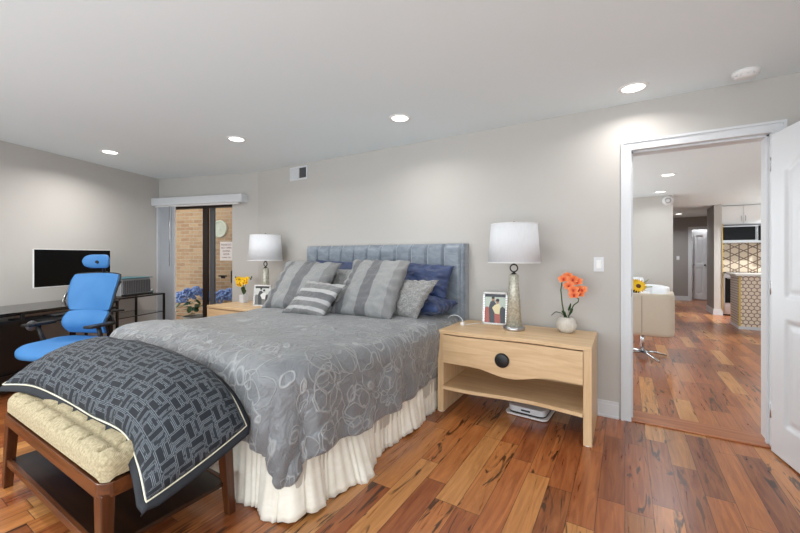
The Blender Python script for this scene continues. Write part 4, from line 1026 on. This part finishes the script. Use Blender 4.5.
# ------------------------------------------------------------------ dining corner beyond the doorway
def swivel(loc, rz, label, mat, w_=.58, hz=(.30, .80), group='dining chairs'):
    t = thing('swivel_chair', label, 'chair', loc, rz, None)
    # shell: U in plan, open to local -y
    def sh(i, j):
        u = i / 47; v = j / 13; a = 2 * PI * v
        s_ = (u - .5) * 2; L = 1.0
        # plan path: arms then rounded back
        hw, d_, r_ = w_ / 2 - .04, .50, .13
        seg = [(hw, -d_ + .18), (hw, .18 - r_)]
        tot = 2 * (d_ - r_) + PI * r_ + 2 * (hw - r_); p = u * tot
        if p < d_ - r_: x, y, nx2, ny2 = -hw, .18 - d_ + p, -1, 0
        elif p < d_ - r_ + PI * r_ / 2: q_ = (p - d_ + r_) / r_; x, y, nx2, ny2 = -hw + r_ - r_ * math.cos(q_), .18 - r_ + r_ * math.sin(q_), -math.cos(q_), math.sin(q_)
        elif p < d_ - r_ + PI * r_ / 2 + 2 * (hw - r_): x, y, nx2, ny2 = -hw + r_ + p - (d_ - r_ + PI * r_ / 2), .18, 0, 1
        elif p < d_ - r_ + PI * r_ + 2 * (hw - r_): q_ = (p - (d_ - r_ + PI * r_ / 2 + 2 * (hw - r_))) / r_; x, y, nx2, ny2 = hw - r_ + r_ * math.sin(q_), .18 - r_ + r_ * math.cos(q_), math.sin(q_), math.cos(q_)
        else: x, y, nx2, ny2 = hw, .18 - r_ - (p - (d_ - r_ + PI * r_ + 2 * (hw - r_))), 1, 0
        cz, sz_ = sup(a, .3); e = min(1, min(u, 1 - u) / .03 + .3)
        return Vector((x + nx2 * .036 * cz * e, y + ny2 * .036 * cz * e, (hz[0] + hz[1]) / 2 + (hz[1] - hz[0]) / 2 * sz_ * (e * .15 + .85)))
    m = MB(); g = m.grid(sh, 48, 14, closev=True); m.face(g[0]); m.face(g[-1]); m.go('back_shell', mat, t)
    box(-.0015, .0015, .21, .2175, hz[0] + .03, hz[1] - .03).go('seam', 'grey_frame' if mat != 'white_shell' else 'white_trim', t)
    box(-w_ / 2 + .07, w_ / 2 - .07, -.30, .15, .36, .47, bev=.04).go('seat', mat, t)
    MB().cyl((0, 0, .05), (0, 0, .36), .022).go('post', 'chrome', t)
    for k in range(4):
        a = R(90 * k + 35); MB().tube([(0, 0, .07), (.14 * math.cos(a), .14 * math.sin(a), .055), (.30 * math.cos(a), .30 * math.sin(a), .014)], lambda u: .02 - .008 * u, 8).go('foot', 'chrome', t)
    return t
swivel((.19, 5.55, 0), 0, 'cream leather swivel chair on a chrome star base, its back to the doorway', 'white_leather', .66, (.30, .815))
# the first chair's back looks towards the bedroom
bpy.data.objects['swivel_chair'].rotation_euler = (0, 0, PI + R(-4))
swivel((.24, 7.26, 0), R(10), 'white swivel chair at the far side of the dining table, low rounded arms', 'white_shell', .62, (.42, .79))
swivel((.06, 7.93, 0), R(0), 'white chair with tall straight back behind the sunflowers', 'white_shell', .46, (.42, .88))
t = thing('dining_table', 'round white dining table holding sunflowers', 'table', (-.14, 6.42, 0))
MB().lathe([(0, .715), (.44, .715), (.45, .725), (.44, .74), (0, .74)], 56).go('tabletop', 'quartz', t); MB().lathe([(.26, 0), (.25, .02), (.06, .05), (.045, .4), (.08, .715)], 32).go('pedestal', 'chrome', t)
t = thing('sunflower_vase', 'sunflowers with green leaves in a dark blue glass vase', 'flowers', (.13, 6.14, .74))
simple('navy_glass', (22, 30, 56), .1)
MB().lathe([(0, 0), (.04, 0), (.055, .04), (.05, .08), (.035, .10), (.04, .11)], 24).go('vase', 'navy_glass', t)
random.seed(4)
for c, d, s_ in (((.03, -.07, .11), (.15, -1, .35), 1.0), ((-.09, -.03, .13), (-.4, -1, .5), .9), ((.0, .05, .15), (.2, .6, .8), .8)):
    T = Matrix.Translation(c) @ Vector(d).to_track_quat('Z', 'Y').to_matrix().to_4x4(); m = MB()
    for ring, (L, n_) in enumerate(((.085, 18), (.07, 16))):
        for k in range(n_): petal(m, L * s_, .03 * s_, T @ Matrix.Translation((0, 0, ring * .004)) @ Matrix.Rotation(2 * PI * (k + ring * .5) / n_, 4, 'Z') @ Matrix.Translation((.018, 0, 0)), .15 + .2 * ring, 5)
    fl = m.go('sunflower_head', 'petal_yellow', t); MB().lathe([(0, .014), (.02, .013), (.03, .006), (.031, 0)], 20, T @ Matrix.Scale(s_, 4)).go('seed_disc', 'petal_centre', fl)
    MB().tube([T @ Vector((0, 0, -.004)), Vector((c[0] * .5, c[1] * .5, .1)), (0, 0, .03)], .004, 6).go('stem', 'stem_green', fl)
m = MB()
for p in ([(0, 0, .1), (.09, -.02, .14), (.15, -.03, .20)], [(0, 0, .1), (.1, -.05, .09), (.19, -.05, .10)], [(0, 0, .1), (.08, 0, .13), (.13, .02, .13)]): leafblade(m, p, .028)
m.go('leaves', 'leaf_light', t)

# far hall doorway and closet doors
m = MB()
for x0, x1, z0_, z1_ in ((1.53, 1.60, 0, 2.09), (2.4, 2.47, 0, 2.09), (1.60, 2.4, 2.02, 2.09)): m.box(x0, x1, 13.14, 13.16, z0_, z1_)
m.box(1.599, 1.615, 13.14, 13.28, 0, 2.02); m.box(2.385, 2.401, 13.14, 13.28, 0, 2.02); struct(m.go('trim_3', 'white_trim'))
for i, x in enumerate((1.66, 1.975)):
    d = panel_door('door_%d' % (3 + i), .31, 1.93, .03, [(.07, .24, 1.02, 1.82, 0), (.07, .24, .15, .90, 0)], 'white_satin', 32, 90); d.location = (x, 13.42, .03); struct(d)
    MB().ball((.275 if i == 0 else .035, -.035, .98), .022).go('knob', 'black_plastic', d)
    MB().ball((.035 if i == 0 else .275, -.03, .98), .012).go('knob', 'black_plastic', d)
for z in (.30, .98, 1.75): tag(box(1.612, 1.622, 13.15, 13.19, z - .05, z + .05).go('hinge', 'dark_metal', bpy.data.objects['trim_3']))

area('closet_door_fill', (2.0, 13.34, 2.3), (0, 0, 0), .5, .08, 11)  # unseen light added above the far doorway to brighten the closet doors
# ------------------------------------------------------------------ kitchen
t = thing('upper_cabinet', 'white double door kitchen cabinet above the microwave', 'cabinet', (1.79, 10.6, 1.96))
KW = .76
box(0, KW, 0, .35, 0, .40).go('body', 'kitchen_white', t)
for i in range(2):
    x0 = .004 + i * KW / 2; d = box(x0, x0 + KW / 2 - .008, -.02, 0, .004, .396, bev=.003).go('door', 'kitchen_white', t)
    hx = x0 + (KW / 2 - .04 if i == 0 else .03); MB().tube([(hx, -.02, .06), (hx, -.042, .07), (hx, -.042, .16), (hx, -.02, .17)], .006, 8).go('handle', 'steel', d)
t = thing('upper_cabinet', 'white kitchen wall cabinet next to the microwave, mostly hidden by the door', 'cabinet', (2.56, 10.59, 1.40)); box(0, .9, 0, .345, 0, .96).go('body', 'kitchen_white', t)
for i in range(2): box(.004 + i * .45, .446 + i * .45, -.02, 0, .004, .956, bev=.003).go('door', 'kitchen_white', t)
t = thing('microwave', 'stainless microwave with black glass door above the range', 'microwave', (1.79, 10.51, 1.55))
box(0, KW, 0, .42, 0, .405, bev=.006).go('body', 'steel', t); box(.02, .555, -.012, .002, .06, .345, bev=.003).go('door_window', 'screen', t); box(.60, KW - .01, -.01, .002, .05, .36).go('control_panel', 'screen', t)
MB().tube([(.578, -.005, .07), (.578, -.035, .09), (.578, -.035, .32), (.578, -.005, .34)], .009, 8).go('handle', 'chrome', t); box(.02, KW - .02, -.004, .002, .368, .395).go('vent_grille', 'grey_frame', t)
t = thing('kitchen_range', 'stainless range with black oven glass beside the hall wall end', 'stove', (1.79, 10.27, 0))
box(0, KW, .02, .66, .03, .90, bev=.004).go('body', 'steel', t); box(-.0, KW, 0, .66, .90, .925, bev=.004).go('cooktop', 'black_glass', t)
d = box(.03, KW - .03, 0, .02, .27, .80, bev=.003).go('oven_door', 'screen', t); MB().tube([(.06, 0, .79), (.07, -.04, .79), (KW - .07, -.04, .79), (KW - .06, 0, .79)], .011, 8).go('handle', 'chrome', d)
box(.02, KW - .02, .0, .02, .07, .25, bev=.003).go('drawer', 'steel', t); box(0, KW, .04, .66, 0, .05).go('plinth', 'plinth_black', t); box(.0, KW, .0, .03, .82, .895, bev=.003).go('control_panel', 'steel', t)
m = MB()
for i in range(4): m.cyl((.12 + i * .17, .0, .86), (.12 + i * .17, -.02, .86), .018)
m.go('knobs', 'black_plastic', t)
t = thing('base_cabinet', 'white kitchen base cabinet with pale worktop beyond the range', 'cabinet', (2.56, 10.29, 0)); box(0, 1.5, .02, .63, .1, .885).go('body', 'kitchen_white', t); box(0, 1.5, .08, .64, 0, .1).go('plinth', 'plinth_black', t); box(-.0, 1.5, 0, .65, .885, .925, bev=.004).go('worktop', 'counter', t)
for i in range(3): box(.004 + i * .5, .496 + i * .5, 0, .02, .11, .88, bev=.003).go('door', 'kitchen_white', t)
t = thing('kitchen_peninsula', 'kitchen peninsula clad in beige hexagon tile with pale overhanging countertop', 'counter', (1.70, 8.52, 0))
box(.004, 1.9, .004, .62, .05, .92).go('body', 'kitchen_white', t)
box(.0, 1.9, -.006, .004, .05, .92).go('tile_front', 'hex_tile', t); box(-.006, .004, .0, .62, .05, .92).go('ribbed_side', 'ribbed', t)
box(-.012, .012, -.012, .012, .05, .92).go('corner_strip', 'tile_edge', t); box(-.014, 1.9, -.016, .63, 0, .05).go('plinth', 'white_trim', t); box(-.06, 1.9, -.06, .66, .92, .955, bev=.005).go('countertop', 'counter', t)
struct(box(1.771, 1.785, 10.288, 10.30, .0, 1.96).go('trim_4', 'tile_edge'))
